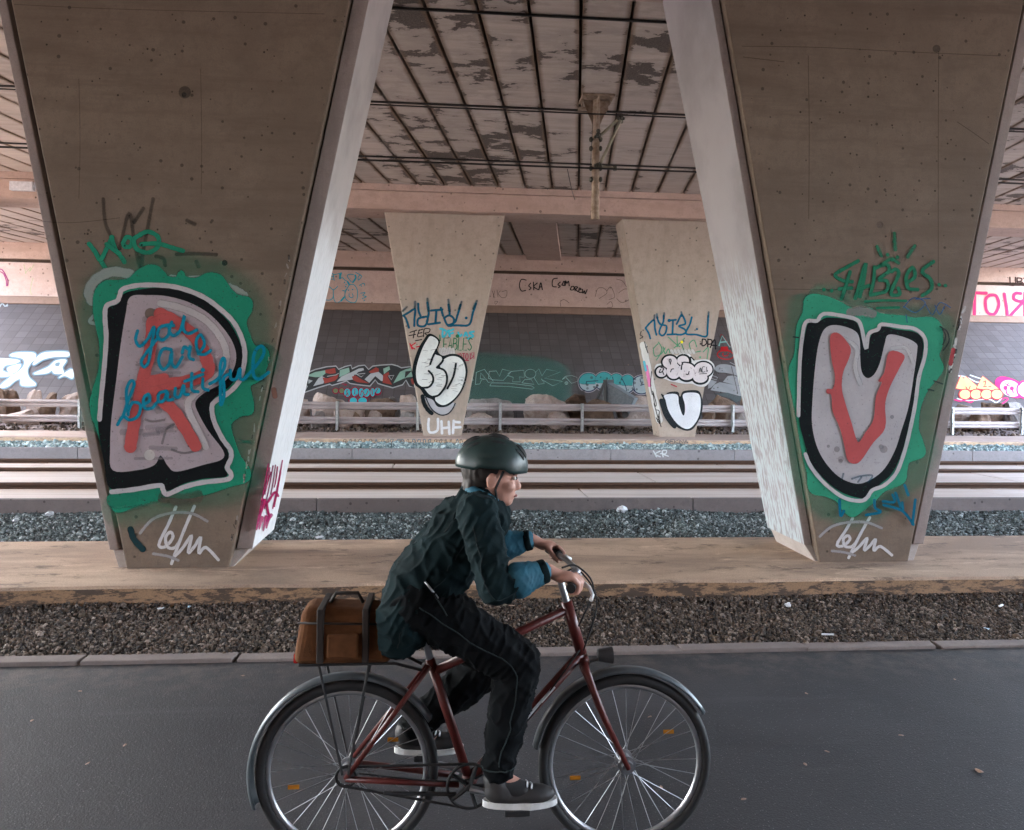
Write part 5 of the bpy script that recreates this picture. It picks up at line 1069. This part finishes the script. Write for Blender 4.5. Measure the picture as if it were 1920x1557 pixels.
for c, a0, a1 in ((rh, .55, 3.5), (fh, .55, 2.95)):
    m_ = MB(); n = 30; vs = []
    for i in range(n + 1):
        a = a0 + (a1 - a0) * i / n
        for hh, rr in ((-.028, RW + .012), (-.016, RW + .026), (.016, RW + .026), (.028, RW + .012)): vs.append(c + Vector((rr * math.cos(a), hh, rr * math.sin(a))))
    m_.add(vs, [(i*4+j, i*4+j+1, i*4+j+5, i*4+j+4) for i in range(n) for j in range(3)])
    e = vs[-3]; o = m_.build('mudguard', m_gd, bike, smooth=True); sm = o.modifiers.new('solid', 'SOLIDIFY'); sm.thickness = .0025
crk = MB().torus(bb + Vector((0, -.045, 0)), .082, .006, n=40, m=6)
for i in range(5): a = 2*PI*i/5; crk.tube(bb + Vector((0, -.045, 0)), bb + Vector((.08*math.cos(a), -.045, .08*math.sin(a))), .008, n=6)
crk.tube(bb - Vector((0, .06, 0)), bb + Vector((0, .06, 0)), .014, n=10); crk.build('chainring', m_bk, bike)
CA = math.radians(-12); ped = {}
for s in (-1, 1):
    v = Vector((math.cos(CA), 0, math.sin(CA))) * .17 * (1 if s < 0 else -1)
    a = bb + Vector((0, s * .062, 0)); b = bb + v + Vector((0, s * .075, 0)); MB().tube(a, b, .013, .010, 10).build('crank', m_al, bike)
    p = b + Vector((0, s * .055, 0)); ped[s] = p
    MB().box((p.x - .045, p.y - .042, p.z - .011), (p.x + .045, p.y + .042, p.z + .011)).build('pedal', m_bk, bike, bevel=.004)
ch = MB()
for u in (1, -1): ch.tube(bb + Vector((0, -.045, u * .082)), rh + Vector((0, -.045, u * .036)), .0045, n=6)
ch.torus(rh + Vector((0, -.045, 0)), .036, .006, n=20, m=6); ch.build('chain', m_bk, bike)
rk_z = RW * 2 + .08; rk = MB()
for s in (-1, 1):
    rk.path([Vector((rh.x - .17, YB_ + s*.06, rk_z)), Vector((rh.x + .17, YB_ + s*.06, rk_z)), st + Vector((-.03, s*.03, -.03))], .006, 8)
    rk.tube(rh + Vector((-.01, s*.07, .02)), Vector((rh.x - .10, YB_ + s*.06, rk_z)), .005, n=8); rk.tube(rh + Vector((.01, s*.07, .02)), Vector((rh.x + .08, YB_ + s*.06, rk_z)), .005, n=8)
for i in range(4): x = rh.x - .16 + i * .1; rk.tube((x, YB_ - .06, rk_z), (x, YB_ + .06, rk_z), .005, n=8)
rk.build('luggage_rack', m_bk, bike)
hl = crown + Vector((.055, 0, .02)); MB().tube(hl, hl + Vector((.055, 0, 0)), .022, .032, 16).tube(crown + Vector((0, 0, -.01)), hl + Vector((.02, 0, -.01)), .006, n=8).build('headlight', plain('lamp_body', (.06, .062, .065), .35), bike)
# bag on the rack
bag = thing('rack_bag', 'orange brown bag strapped on the rack behind the rider', 'bag', (rh.x - .01, YB_, rk_z + .008))
m_bag = plain('orange_canvas', (.12, .05, .02), .9, sc=30, bump=.5, spec=.15); m_strap = plain('dark_strap', (.03, .022, .018), .7)
b = MB(); n = 9
x0, x1, hw, z0, z1 = rh.x - .19, rh.x + .17, .10, rk_z + .008, rk_z + .21
b.hexa([(x0, YB_-hw, z0), (x1, YB_-hw, z0), (x1, YB_+hw, z0), (x0, YB_+hw, z0)], [(x0+.03, YB_-hw*.8, z1), (x1-.035, YB_-hw*.8, z1-.015), (x1-.035, YB_+hw*.8, z1-.015), (x0+.03, YB_+hw*.8, z1)])
o = b.build('bag_body', m_bag, bag, bevel=.035); o.modifiers['bevel'].segments = 4
b = MB()
for x in (x0 + .1, x1 - .1): MB().box((x - .012, YB_ - hw - .004, z0 + .01), (x + .012, YB_ + hw + .004, z1 + .002)).build('strap', m_strap, bag, bevel=.004)
b = MB().path([Vector((rh.x - .07, YB_, z1 - .004)), Vector((rh.x - .05, YB_, z1 + .03)), Vector((rh.x + .03, YB_, z1 + .03)), Vector((rh.x + .05, YB_, z1 - .006))], .007, 8); b.build('handle', m_strap, bag, smooth=True)

# ---- rider: one continuous body, clothes follow it
def blob(parts, voxel, name, mat, parent, smooth_it=4, disp=None, cut=None):
    """parts: tapered limbs [('c', p0, r0, p1, r1)] and balls [('b', c, radii, rot)] fused into one skin"""
    mb = MB()
    for p in parts:
        if p[0] == 'c':
            mb.tube(p[1], p[3], p[2], p[4], 20); mb.ball(p[1], p[2], 20, 12); mb.ball(p[3], p[4], 20, 12)
        else: mb.ball(p[1], p[2], 24, 16, rot=p[3] if len(p) > 3 else None)
    o = mb.build(name, mat, None)
    r = o.modifiers.new('fuse', 'REMESH'); r.mode = 'VOXEL'; r.voxel_size = voxel
    s = o.modifiers.new('soft', 'SMOOTH'); s.iterations = smooth_it; s.factor = .5
    dg = bpy.context.evaluated_depsgraph_get(); me = bpy.data.meshes.new_from_object(o.evaluated_get(dg)); bpy.data.objects.remove(o)
    off = root_loc(parent)
    if cut:
        bm = bmesh.new(); bm.from_mesh(me); bmesh.ops.delete(bm, geom=[v for v in bm.verts if cut(v.co)], context='VERTS'); bm.to_mesh(me); bm.free()
    if disp:
        nr = [v.normal.copy() for v in me.vertices]
        for v, nn in zip(me.vertices, nr): v.co += nn * disp(v.co)
    for v in me.vertices: v.co -= off
    me.materials.clear(); me.materials.append(mat)
    me.polygons.foreach_set('use_smooth', [True] * len(me.polygons)); me.update(); me.name = name
    o = bpy.data.objects.new(name, me); COL.objects.link(o); o.parent = parent; return o
hip = P(790, 1118); chest = P(868, 1000); sho = P(893, 952); hd = P(924, 892)
hipL = {s: hip + Vector((0, s * .085, 0)) for s in (-1, 1)}; shoL = {s: sho + Vector((0, s * .165, 0)) for s in (-1, 1)}
hand = {s: grip_out[s].lerp(grip_in[s], .55) + Vector((-.012, 0, .022)) for s in (-1, 1)}
wrist = {s: hand[s] + Vector((-.075, -s * .0, .03)) for s in (-1, 1)}
elb = {s: (shoL[s] + wrist[s]) / 2 + Vector((-.06, s * .075, -.135)) for s in (-1, 1)}
ank = {s: ped[s] + Vector((-.075, -s * .015, .105)) for s in (-1, 1)}
def joint(a, c, l1, l2, fwd):
    d = (c - a).length; d = min(d, l1 + l2 - .004); u = (c - a).normalized(); x = (l1*l1 - l2*l2 + d*d) / (2*d); h = math.sqrt(max(0, l1*l1 - x*x))
    n = (fwd - u * fwd.dot(u)).normalized(); return a + u * x + n * h
kne = {s: joint(hipL[s], ank[s], .415, .415, Vector((1, s * .05, .25))) for s in (-1, 1)}
rider = thing('person', 'person in a dark teal jacket leaning over the handlebar of the red bicycle', 'person', (hip.x, YB_, seat_top.z))
m_skin = plain('skin', (.46, .24, .18), .5, var=.12, sc=30, bump=.05); m_jk = plain('jacket_cloth', (.0065, .0165, .019), .92, var=.45, sc=9, bump=.7, spec=.12); m_tr = plain('trouser_cloth', (.0055, .0065, .0075), .95, var=.45, sc=9, bump=.7, spec=.1)
m_sl = plain('blue_sleeve_cloth', (.02, .12, .18), .75, sc=14, bump=.3); m_hm = plain('helmet_shell', (.020, .040, .038), .4); m_hair = plain('dark_hair', (.025, .018, .014), .6, sc=60, bump=.6); m_shoe = plain('shoe', (.03, .028, .028), .6); m_sole = plain('white_sole', (.72, .72, .70), .6)
up = Vector((.12, 0, 1)).normalized(); fw = Vector((1, 0, -.10)).normalized()
HR = Matrix(((fw.x, 0, up.x), (0, 1, 0), (fw.z, 0, up.z)))
def Hd(x, y, z): return hd + HR @ Vector((x, y, z))
body = [('b', Hd(-.012, 0, .025), (.096, .076, .094), HR), ('b', Hd(.028, 0, -.045), (.062, .056, .070), HR), ('b', Hd(.058, 0, -.088), (.030, .034, .022), HR), ('c', Hd(.083, 0, .0), .010, Hd(.101, 0, -.030), .0125), ('b', Hd(.096, 0, -.036), (.016, .018, .010), HR),
        ('b', Hd(.079, 0, .020), (.016, .050, .012), HR), ('b', Hd(.078, 0, -.062), (.020, .026, .006), HR), ('b', Hd(.076, 0, -.072), (.019, .023, .006), HR),
        ('b', Hd(.056, .036, -.03), (.030, .024, .024), HR), ('b', Hd(.056, -.036, -.03), (.030, .024, .024), HR), ('b', Hd(-.008, .080, -.012), (.020, .008, .032), HR), ('b', Hd(-.008, -.080, -.012), (.020, .008, .032), HR),
        ('c', Hd(-.025, 0, -.05), .056, sho + Vector((0, 0, .03)), .060), ('c', shoL[-1], .05, shoL[1], .05), ('c', sho + Vector((.01, 0, -.03)), .085, chest, .10), ('c', chest, .10, hip, .10), ('c', hipL[-1], .085, hipL[1], .085)]
for s in (-1, 1):
    body += [('c', shoL[s], .048, elb[s], .038), ('c', elb[s], .038, wrist[s], .024), ('c', hipL[s], .082, kne[s], .055), ('c', kne[s], .052, ank[s].lerp(kne[s], .6), .050), ('c', ank[s].lerp(kne[s], .6), .050, ank[s], .034), ('c', ank[s], .034, ped[s] + Vector((.05, 0, .045)), .030)]
    g0, g1 = grip_out[s], grip_in[s]; ax = (g1 - g0).normalized(); pc = hand[s]
    body.append(('b', pc + Vector((-.018, 0, .008)), (.044, .040, .018)))
    body.append(('c', wrist[s], .023, pc + Vector((-.03, 0, .006)), .022))
    for i, (ln, off) in enumerate(((.95, .034), (1.05, .012), (1.0, -.010), (.8, -.031))):     # four fingers curled over the grip
        base = pc + ax * off + Vector((.018, 0, .006)); gc = (g0 + ax * ((base - g0).dot(ax)))
        k1 = gc + Vector((.030 * ln, 0, .008)); k2 = gc + Vector((.024 * ln, 0, -.022)); k3 = gc + Vector((-.002, 0, -.027 * ln))
        body += [('c', base, .0098, k1, .0092), ('c', k1, .0092, k2, .0085), ('c', k2, .0085, k3, .0075)]
    tb = pc + ax * .036 + Vector((-.025, 0, 0)); gt = g0 + ax * ((tb + ax * .03 - g0).dot(ax))
    body += [('c', tb, .012, gt + Vector((-.026, 0, .002)), .0105), ('c', gt + Vector((-.026, 0, .002)), .0105, gt + ax * .02 + Vector((-.012, 0, -.022)), .009)]
blob(body, .0062, 'body', m_skin, rider, 3)
m_eye = plain('eye', (.02, .015, .012), .15, var=0); m_lip = plain('lips', (.30, .10, .085), .5, var=.1); m_wt = plain('eye_white', (.62, .58, .55), .3, var=0)
for s in (-1, 1):
    ey = MB().ball(Hd(.0775, s * .031, .002), (.010, .014, .0075), 12, 8, rot=HR).build('eye', m_wt, rider, smooth=True)
    MB().ball(Hd(.0865, s * .032, .002), (.004, .0070, .0066), 10, 8, rot=HR).build('iris', m_eye, ey, smooth=True)
    MB().path([Hd(.0925, s * .012, .021), Hd(.093, s * .026, .0255), Hd(.083, s * .043, .024), Hd(.070, s * .053, .017)], [.003, .0045, .0045, .002], 6).build('eyebrow', m_hair, rider, smooth=True)
MB().path([Hd(.088, -.020, -.067), Hd(.0965, -.008, -.0655), Hd(.0975, 0, -.0665), Hd(.0965, .008, -.0655), Hd(.088, .020, -.067)], [.002, .0045, .005, .0045, .002], 8).build('lips', m_lip, rider, smooth=True)
def folds(a, sc, seed):
    def f(p):
        n1 = noise.noise((p.x * sc * 1.3 + p.z * sc * .9 + seed, p.y * sc * .8, p.z * sc * .5)); n2 = noise.noise((p.x * sc * 2.6 - p.z * sc * 1.4, p.y * sc * 1.6, seed + p.z * sc))
        return a * .55 * n1 + a * 1.5 * ((1 - abs(n1)) ** 6 - .25) * (.5 + .5 * n2) + a * .8 * ((1 - abs(n2)) ** 7 - .2) + .004
    return f
jk = [('c', sho + Vector((.0, 0, .02)), .075, sho + Vector((.01, 0, -.04)), .112), ('c', shoL[-1], .068, shoL[1], .068), ('c', sho + Vector((.01, 0, -.04)), .112, chest, .135), ('c', chest + Vector((0, -.05, 0)), .115, hip + Vector((.0, -.05, .03)), .125), ('c', chest + Vector((0, .05, 0)), .115, hip + Vector((.0, .05, .03)), .125),
      ('c', hip + Vector((-.01, -.07, .0)), .118, hip + Vector((-.05, -.075, -.06)), .105), ('c', hip + Vector((-.01, .07, .0)), .118, hip + Vector((-.05, .075, -.06)), .105), ('c', hip + Vector((-.05, -.075, -.06)), .09, hip + Vector((-.075, -.09, -.12)), .07), ('c', hip + Vector((-.05, .075, -.06)), .09, hip + Vector((-.075, .09, -.12)), .07)]
for s in (-1, 1): jk += [('c', shoL[s], .066, elb[s], .056), ('c', elb[s], .056, elb[s].lerp(wrist[s], .40), .040)]
jacket = blob(jk, .0065, 'jacket', m_jk, rider, 7, folds(.011, 11, 3))
for s in (-1, 1):
    blob([('c', elb[s].lerp(wrist[s], .44), .0565, wrist[s].lerp(elb[s], .14), .036)], .005, 'cuff', m_sl, rider, 2, folds(.003, 24, 8))
    wv = (wrist[s] - elb[s]).normalized(); MB().tube(wrist[s].lerp(elb[s], .17), wrist[s].lerp(elb[s], .03), .0425, .041, 20).build('cuff', m_jk, rider, smooth=True, bevel=.004)
MB().torus(Vector((0,0,0)), .068, .022, n=28, m=10).build('collar', m_sl, rider, smooth=True)
col_ = [o for o in bpy.data.objects if o.name.startswith('collar')][-1]
nk = sho.lerp(hd, .42) + Vector((-.004, 0, 0)); q_ = (hd - sho).to_track_quat('Y', 'Z')
for v in col_.data.vertices:
    c = v.co + root_loc(rider); c = Vector((c.x, c.y, c.z * .9)); v.co = q_ @ c + nk - root_loc(rider)
tr = [('c', hipL[-1], .112, hipL[1], .112)]
for s in (-1, 1): tr += [('c', hipL[s], .108, kne[s], .078), ('c', kne[s], .076, ank[s].lerp(kne[s], .55), .070), ('c', ank[s].lerp(kne[s], .55), .070, ank[s] + (kne[s] - ank[s]).normalized() * .035, .052)]
trousers = blob(tr, .0065, 'trousers', m_tr, rider, 7, folds(.010, 12, 21))
for s in (-1, 1):
    p = ped[s] + Vector((0, 0, .011)); sh = blob([('b', p + Vector((.055, 0, .038)), (.085, .042, .032)), ('b', p + Vector((-.06, 0, .05)), (.058, .038, .045)), ('c', ank[s] + Vector((0, 0, -.01)), .046, p + Vector((-.06, 0, .05)), .04), ('b', p + Vector((-.005, 0, .03)), (.11, .038, .024))], .007, 'shoe', m_shoe, rider, 3)
    so = MB(); nn = 24; vs = []
    for zz in (0, .022):
        for i in range(nn):
            a = 2*PI*i/nn; vs.append(p + Vector((.012 + .135*math.cos(a), .043*math.sin(a) * (1 if math.cos(a) > 0 else .85), zz)))
    so.add(vs, [(i, (i+1) % nn, nn+(i+1) % nn, nn+i) for i in range(nn)] + [tuple(range(nn-1,-1,-1)), tuple(range(nn, 2*nn))]); so.build('sole', m_sole, sh)
for s in (-1, 1): blob([('c', ank[s] + (kne[s] - ank[s]).normalized() * .05, .041, ank[s] + Vector((.0, 0, -.02)), .041), ('c', ank[s] + Vector((0, 0, -.02)), .041, ped[s] + Vector((.02, 0, .06)), .034)], .006, 'sock', m_bk, rider, 3)
hr = [('b', Hd(-.030, 0, .030), (.094, .084, .094), HR), ('b', Hd(-.070, 0, -.045), (.040, .062, .055), HR)]
blob(hr, .006, 'hair', m_hair, rider, 2, lambda p: .005 * noise.noise((p.x * 60, p.y * 90, p.z * 20)), cut=None)
hm = MB(); n, m = 36, 14; vs = []; fs = []
for j in range(m + 1):
    b_ = PI * .54 * j / m
    for i in range(n):
        a = 2*PI*i/n; r = 1 + .03 * math.cos(a * 7) * math.sin(b_) ** 2
        vs.append(Hd(-.012 + .121*math.cos(a)*math.sin(b_)*r, .097*math.sin(a)*math.sin(b_)*r, .038 + .098*math.cos(b_) + (.012 if abs(math.cos(a)) < .4 and j > m - 3 else 0)))
for j in range(m):
    for i in range(n): fs.append((j*n+i, (j+1)*n+i, (j+1)*n+(i+1) % n, j*n+(i+1) % n))
o = hm.add(vs, fs).build('helmet', m_hm, rider, smooth=True); sm = o.modifiers.new('solid', 'SOLIDIFY'); sm.thickness = .016; sm.offset = 1
for k_ in (-2, -1, 0, 1, 2):                                            # vents
    m_ = MB(); y = k_ * .030
    for t0, t1 in ((.35, .9), (1.15, 1.75), (2.0, 2.6)):
        pt = []
        for i in range(6):
            b_ = t0 + (t1 - t0) * i / 5; c_ = math.cos(b_); s_ = math.sin(b_); yy = y * (.6 + .4 * s_)
            rr = math.sqrt(max(.1, 1 - (yy / .102) ** 2)); pt.append(Hd(-.012 + .136 * c_ * rr, yy, .038 + .113 * s_ * rr + .0015))
        m_.path(pt, [.002, .007, .008, .008, .007, .002], 6)
    m_.build('vent', m_bk, o)
for s in (-1, 1): MB().path([Hd(.03, s*.085, .03), Hd(.01, s*.076, -.04), Hd(.03, s*.045, -.105), Hd(.045, 0, -.115)], .005, 6).build('strap', m_bk, o)

# ---- litter and leaves
def scrap(px, py, z, size, mat, name, label, cat, group=None, kind='flat'):
    c = on_z(px, py, z); bm = bmesh.new(); rd = random.Random(int(px * 7 + py)); n = 7
    if kind == 'flat':
        ring = [bm.verts.new((size * math.cos(2*PI*i/n) * rd.uniform(.6, 1.1), size * .6 * math.sin(2*PI*i/n) * rd.uniform(.6, 1.1), rd.uniform(.001, size * .3))) for i in range(n)]
        cv = bm.verts.new((0, 0, size * .35))
        for i in range(n): bm.faces.new((ring[i], ring[(i+1) % n], cv))
    elif kind == 'crumple':
        bmesh.ops.create_icosphere(bm, subdivisions=2, radius=size)
        for v in bm.verts: v.co *= rd.uniform(.6, 1.15); v.co.z = v.co.z * .7 + size * .45
    else:
        bmesh.ops.create_cone(bm, cap_ends=True, segments=10, radius1=size * .16, radius2=size * .16, depth=size * 2, matrix=Matrix.Rotation(PI/2, 4, 'Y') @ Matrix.Rotation(.12, 4, 'Y'))
        for v in bm.verts: v.co.z += size * .2
    me = bpy.data.meshes.new(name); bm.to_mesh(me); bm.free(); me.materials.append(mat)
    o = bpy.data.objects.new(name, me); COL.objects.link(o); o.location = c; o.rotation_euler = (0, 0, rd.uniform(0, 6))
    return tag(o, label, cat, group)
m_pap = plain('dirty_paper', (.66, .68, .72), .7); m_leaf = plain('dry_leaf', (.30, .20, .15), .8); m_pl = plain('bluish_plastic', (.45, .60, .70), .3)
for px, py in ((150,1297),(234,1398),(1512,1301),(1218,1345),(1550,1410),(1510,1434),(1240,1477),(165,1432),(1790,1275),(60,1352),(455,1268),(1690,1380),(1395,1500)):
    scrap(px, py, .001, .016, m_leaf, 'leaf', 'tiny pale dry leaf scrap lying flat on the dark asphalt', 'leaf', 'leaf scraps on the asphalt')
scrap(1836, 1447, .001, .03, m_leaf, 'leaf', 'largest dry leaf on the asphalt, curled, near the right edge of the photo', 'leaf')
for px, py, z, s, k_, nm, lab, cat in (
 (740, 1104, .155, .035, 'flat', 'paper_scrap', 'white paper scrap on the platform edge left of the rider', 'paper'),
 (1478, 1137, .05, .026, 'crumple', 'plastic_scrap', 'small whitish plastic scrap at the foot of the platform near the U column', 'litter'),
 (1877, 1138, .05, .05, 'stick', 'plastic_tube', 'white and pale plastic tube on the brown gravel at the right edge', 'litter'),
 (1850, 1180, .03, .03, 'flat', 'plastic_scrap', 'pale blue plastic scrap on the brown gravel below the white tube', 'litter'),
 (1552, 1192, .03, .04, 'stick', 'cigarette', 'thin white stick lying on the brown gravel below the U column', 'litter'),
 (300, 1142, .06, .03, 'flat', 'plastic_scrap', 'white plastic scrap on the brown gravel below the R column', 'litter'),
 (355, 1139, .06, .026, 'flat', 'plastic_scrap', 'bluish plastic scrap at the platform foot right of a white one', 'litter'),
 (548, 1199, .03, .05, 'flat', 'dark_scrap', 'dark flat scrap on the gravel close to the road edging', 'litter'),
 (93, 967, .03, .05, 'crumple', 'paper_scrap', 'white crumpled scrap on the ballast at the far left', 'paper'),
 (30, 978, .03, .04, 'crumple', 'paper_scrap', 'tiny white scrap on the ballast nearest the left edge of the photo', 'paper'),
 (600, 1009, .03, .07, 'flat', 'paper_scrap', 'white torn paper on the ballast right of the R column', 'paper'),
 (548, 977, .03, .04, 'flat', 'paper_scrap', 'small white scrap on the ballast beside the magenta drips', 'paper'),
 (1166, 960, .04, .075, 'crumple', 'plastic_bag', 'crumpled grey plastic bag on the ballast by the near kerb', 'bag'),
 (1195, 967, .03, .05, 'flat', 'paper_scrap', 'white scrap just right of the crumpled grey bag', 'paper'),
 (960, 1137, .06, .03, 'flat', 'leaf', 'brown leaf on the gravel at the foot of the platform in the middle', 'leaf'),
 (1052, 1165, .04, .04, 'flat', 'leaf', 'pale brown leaf on the gravel ahead of the front wheel', 'leaf')):
    scrap(px, py, z, s, m_pl if 'blu' in lab else (m_leaf if cat == 'leaf' else (m_bk if nm == 'dark_scrap' else m_pap)), nm, lab, cat, kind=k_)

# ---- dress and bike details
m_seam = plain('seam_cloth', (.010, .018, .020), .9)
def on_back(t, y):                                                       # a line over the jacket from collar to hem
    c = (sho + Vector((-.06, 0, .05))).lerp(hip + Vector((-.12, 0, .02)), t); return c
MB().path([Hd(-.085, y_, -.055) for y_ in (-.035, -.012, .012, .035)], .012, 8).build('hair_lock', m_hair, rider, smooth=True)
for px0, py0, px1, py1, r_, nm in ((1046, 1052, 1083, 1170, .0035, 'brake_cable'), (1050, 1060, 1092, 1215, .003, 'gear_cable')):
    a, b = P(px0, py0, -.10), P(px1, py1, -.025); mid = a.lerp(b, .45) + Vector((.085, -.02, .03))
    MB().path([Vector(v) for v in catmull([a, a + Vector((.06, .02, .0)), mid, b], False, 6)], r_, 6).build(nm, m_bk, bike, smooth=True)
MB().path([Vector(v) for v in catmull([head_b + Vector((-.01, -.022, .02)), head_b.lerp(bb, .5) + Vector((0, -.024, -.012)), bb + Vector((.02, -.03, .02)), rh + Vector((.05, -.065, .02))], False, 6)], .003, 6).build('gear_cable', m_bk, bike, smooth=True)
MB().ball(grip_in[-1] + Vector((.015, .05, .022)), (.018, .018, .014), 12, 8).build('bell', m_al, bike, smooth=True)
rl = rh + Vector((-.185, 0, RW + .09)); MB().box(rl - Vector((.012, .03, .018)), rl + Vector((.008, .03, .018))).build('rear_light', plain('red_lens', (.35, .01, .01), .2), bike, bevel=.006)
ks = bb + Vector((-.05, -.04, -.03)); MB().tube(ks, ks + Vector((-.26, -.05, .04)), .008, .007, 8).build('kickstand', m_bk, bike)
MB().path([bb.lerp(head_b, .45) + Vector((0, -.0215, .0)), bb.lerp(head_b, .75) + Vector((0, -.0212, 0))], .006, 6).build('frame_stripe', m_wh, bike)
for i, zz in ((0, .6), (1, 3.4)):
    for c in (rh, fh):
        MB().box(c + Vector((math.cos(zz)*.2 - .02, -.012, math.sin(zz)*.2 - .007)), c + Vector((math.cos(zz)*.2 + .02, -.007, math.sin(zz)*.2 + .007))).build('spoke_reflector', plain('amber_reflector', (.5, .20, .02), .25), bike)

def seam(on, pts, rad, name, mat, lift=.0):
    off = root_loc(rider); out = []
    for p in [Vector(v) for v in catmull(pts, False, 8)]:
        ok, loc, nn, _ = on.closest_point_on_mesh(p - off); out.append(loc + off + nn * lift)
    return MB().path(out, rad, 6).build(name, mat, on, smooth=True)
for s in (-1, 1):
    o_ = Vector((0, s * .12, 0))
    c = shoL[s] + Vector((-.005, -s * .045, -.01)); seam(jacket, [c + Vector((-.09, 0, -.07)), c + Vector((-.05, s*.02, .05)), c + Vector((.03, s*.02, .07)), c + Vector((.10, 0, -.02)), c + Vector((.06, s*.05, -.11))], .0024, 'armhole_seam', m_seam)
    seam(jacket, [chest + o_ * 1.3 + Vector((.02, 0, .02)), chest.lerp(hip, .5) + o_ * 1.3, hip + o_ * 1.3 + Vector((-.03, 0, -.03)), hip + o_ * 1.2 + Vector((-.075, 0, -.13))], .0024, 'side_seam', m_seam)
    seam(jacket, [hip + o_ * 1.5 + Vector((.02, 0, .10)), hip + o_ * 1.5 + Vector((.065, 0, .045))], .004, 'pocket_zip', m_al)
    seam(jacket, [shoL[s] + Vector((-.02, s * .08, -.02)), elb[s] + Vector((-.05, s * .06, .05)), elb[s] + Vector((.0, s * .06, -.03)), elb[s].lerp(wrist[s], .38) + Vector((0, s * .05, -.02))], .002, 'sleeve_seam', m_seam)
    seam(trousers, [hipL[s] + Vector((.0, s * .12, .02)), hipL[s].lerp(kne[s], .5) + Vector((0, s * .1, 0)), kne[s] + Vector((-.02, s * .09, 0)), kne[s].lerp(ank[s], .5) + Vector((0, s * .09, 0)), ank[s] + Vector((0, s * .07, .06))], .0026, 'side_seam', m_seam)
    seam(trousers, [hipL[s] + Vector((.06, s * .10, .06)), hipL[s] + Vector((.10, s * .12, -.01))], .003, 'pocket_seam', m_seam)
    h_ = ank[s] + (kne[s] - ank[s]).normalized() * .045; seam(trousers, [h_ + Vector((.06 * math.cos(a), .06 * math.sin(a), .0)) for a in [i * PI / 5 for i in range(11)]], .003, 'hem', m_seam)
    sh_ = ped[s] + Vector((0, 0, .011))
    for i in range(4): MB().path([sh_ + Vector((.035 + i * .016, -.022, .074 - i * .007)), sh_ + Vector((.038 + i * .016, 0, .080 - i * .007)), sh_ + Vector((.035 + i * .016, .022, .074 - i * .007))], .003, 6).build('shoelace', m_wh, [o for o in rider.children if o.name.startswith('shoe')][0 if s < 0 else 1], smooth=True)
bz = z1 - .05
MB().path([Vector((x0 + .02, YB_ - hw * .87, bz)), Vector((x1 - .025, YB_ - hw * .87, bz - .01))], .004, 6).build('zip', m_strap, bag, smooth=True)
MB().box((x0 + .125, YB_ - hw - .012, z0 + .03), (x1 - .125, YB_ - hw * .9, z0 + .115)).build('pocket', m_bag, bag, bevel=.008)
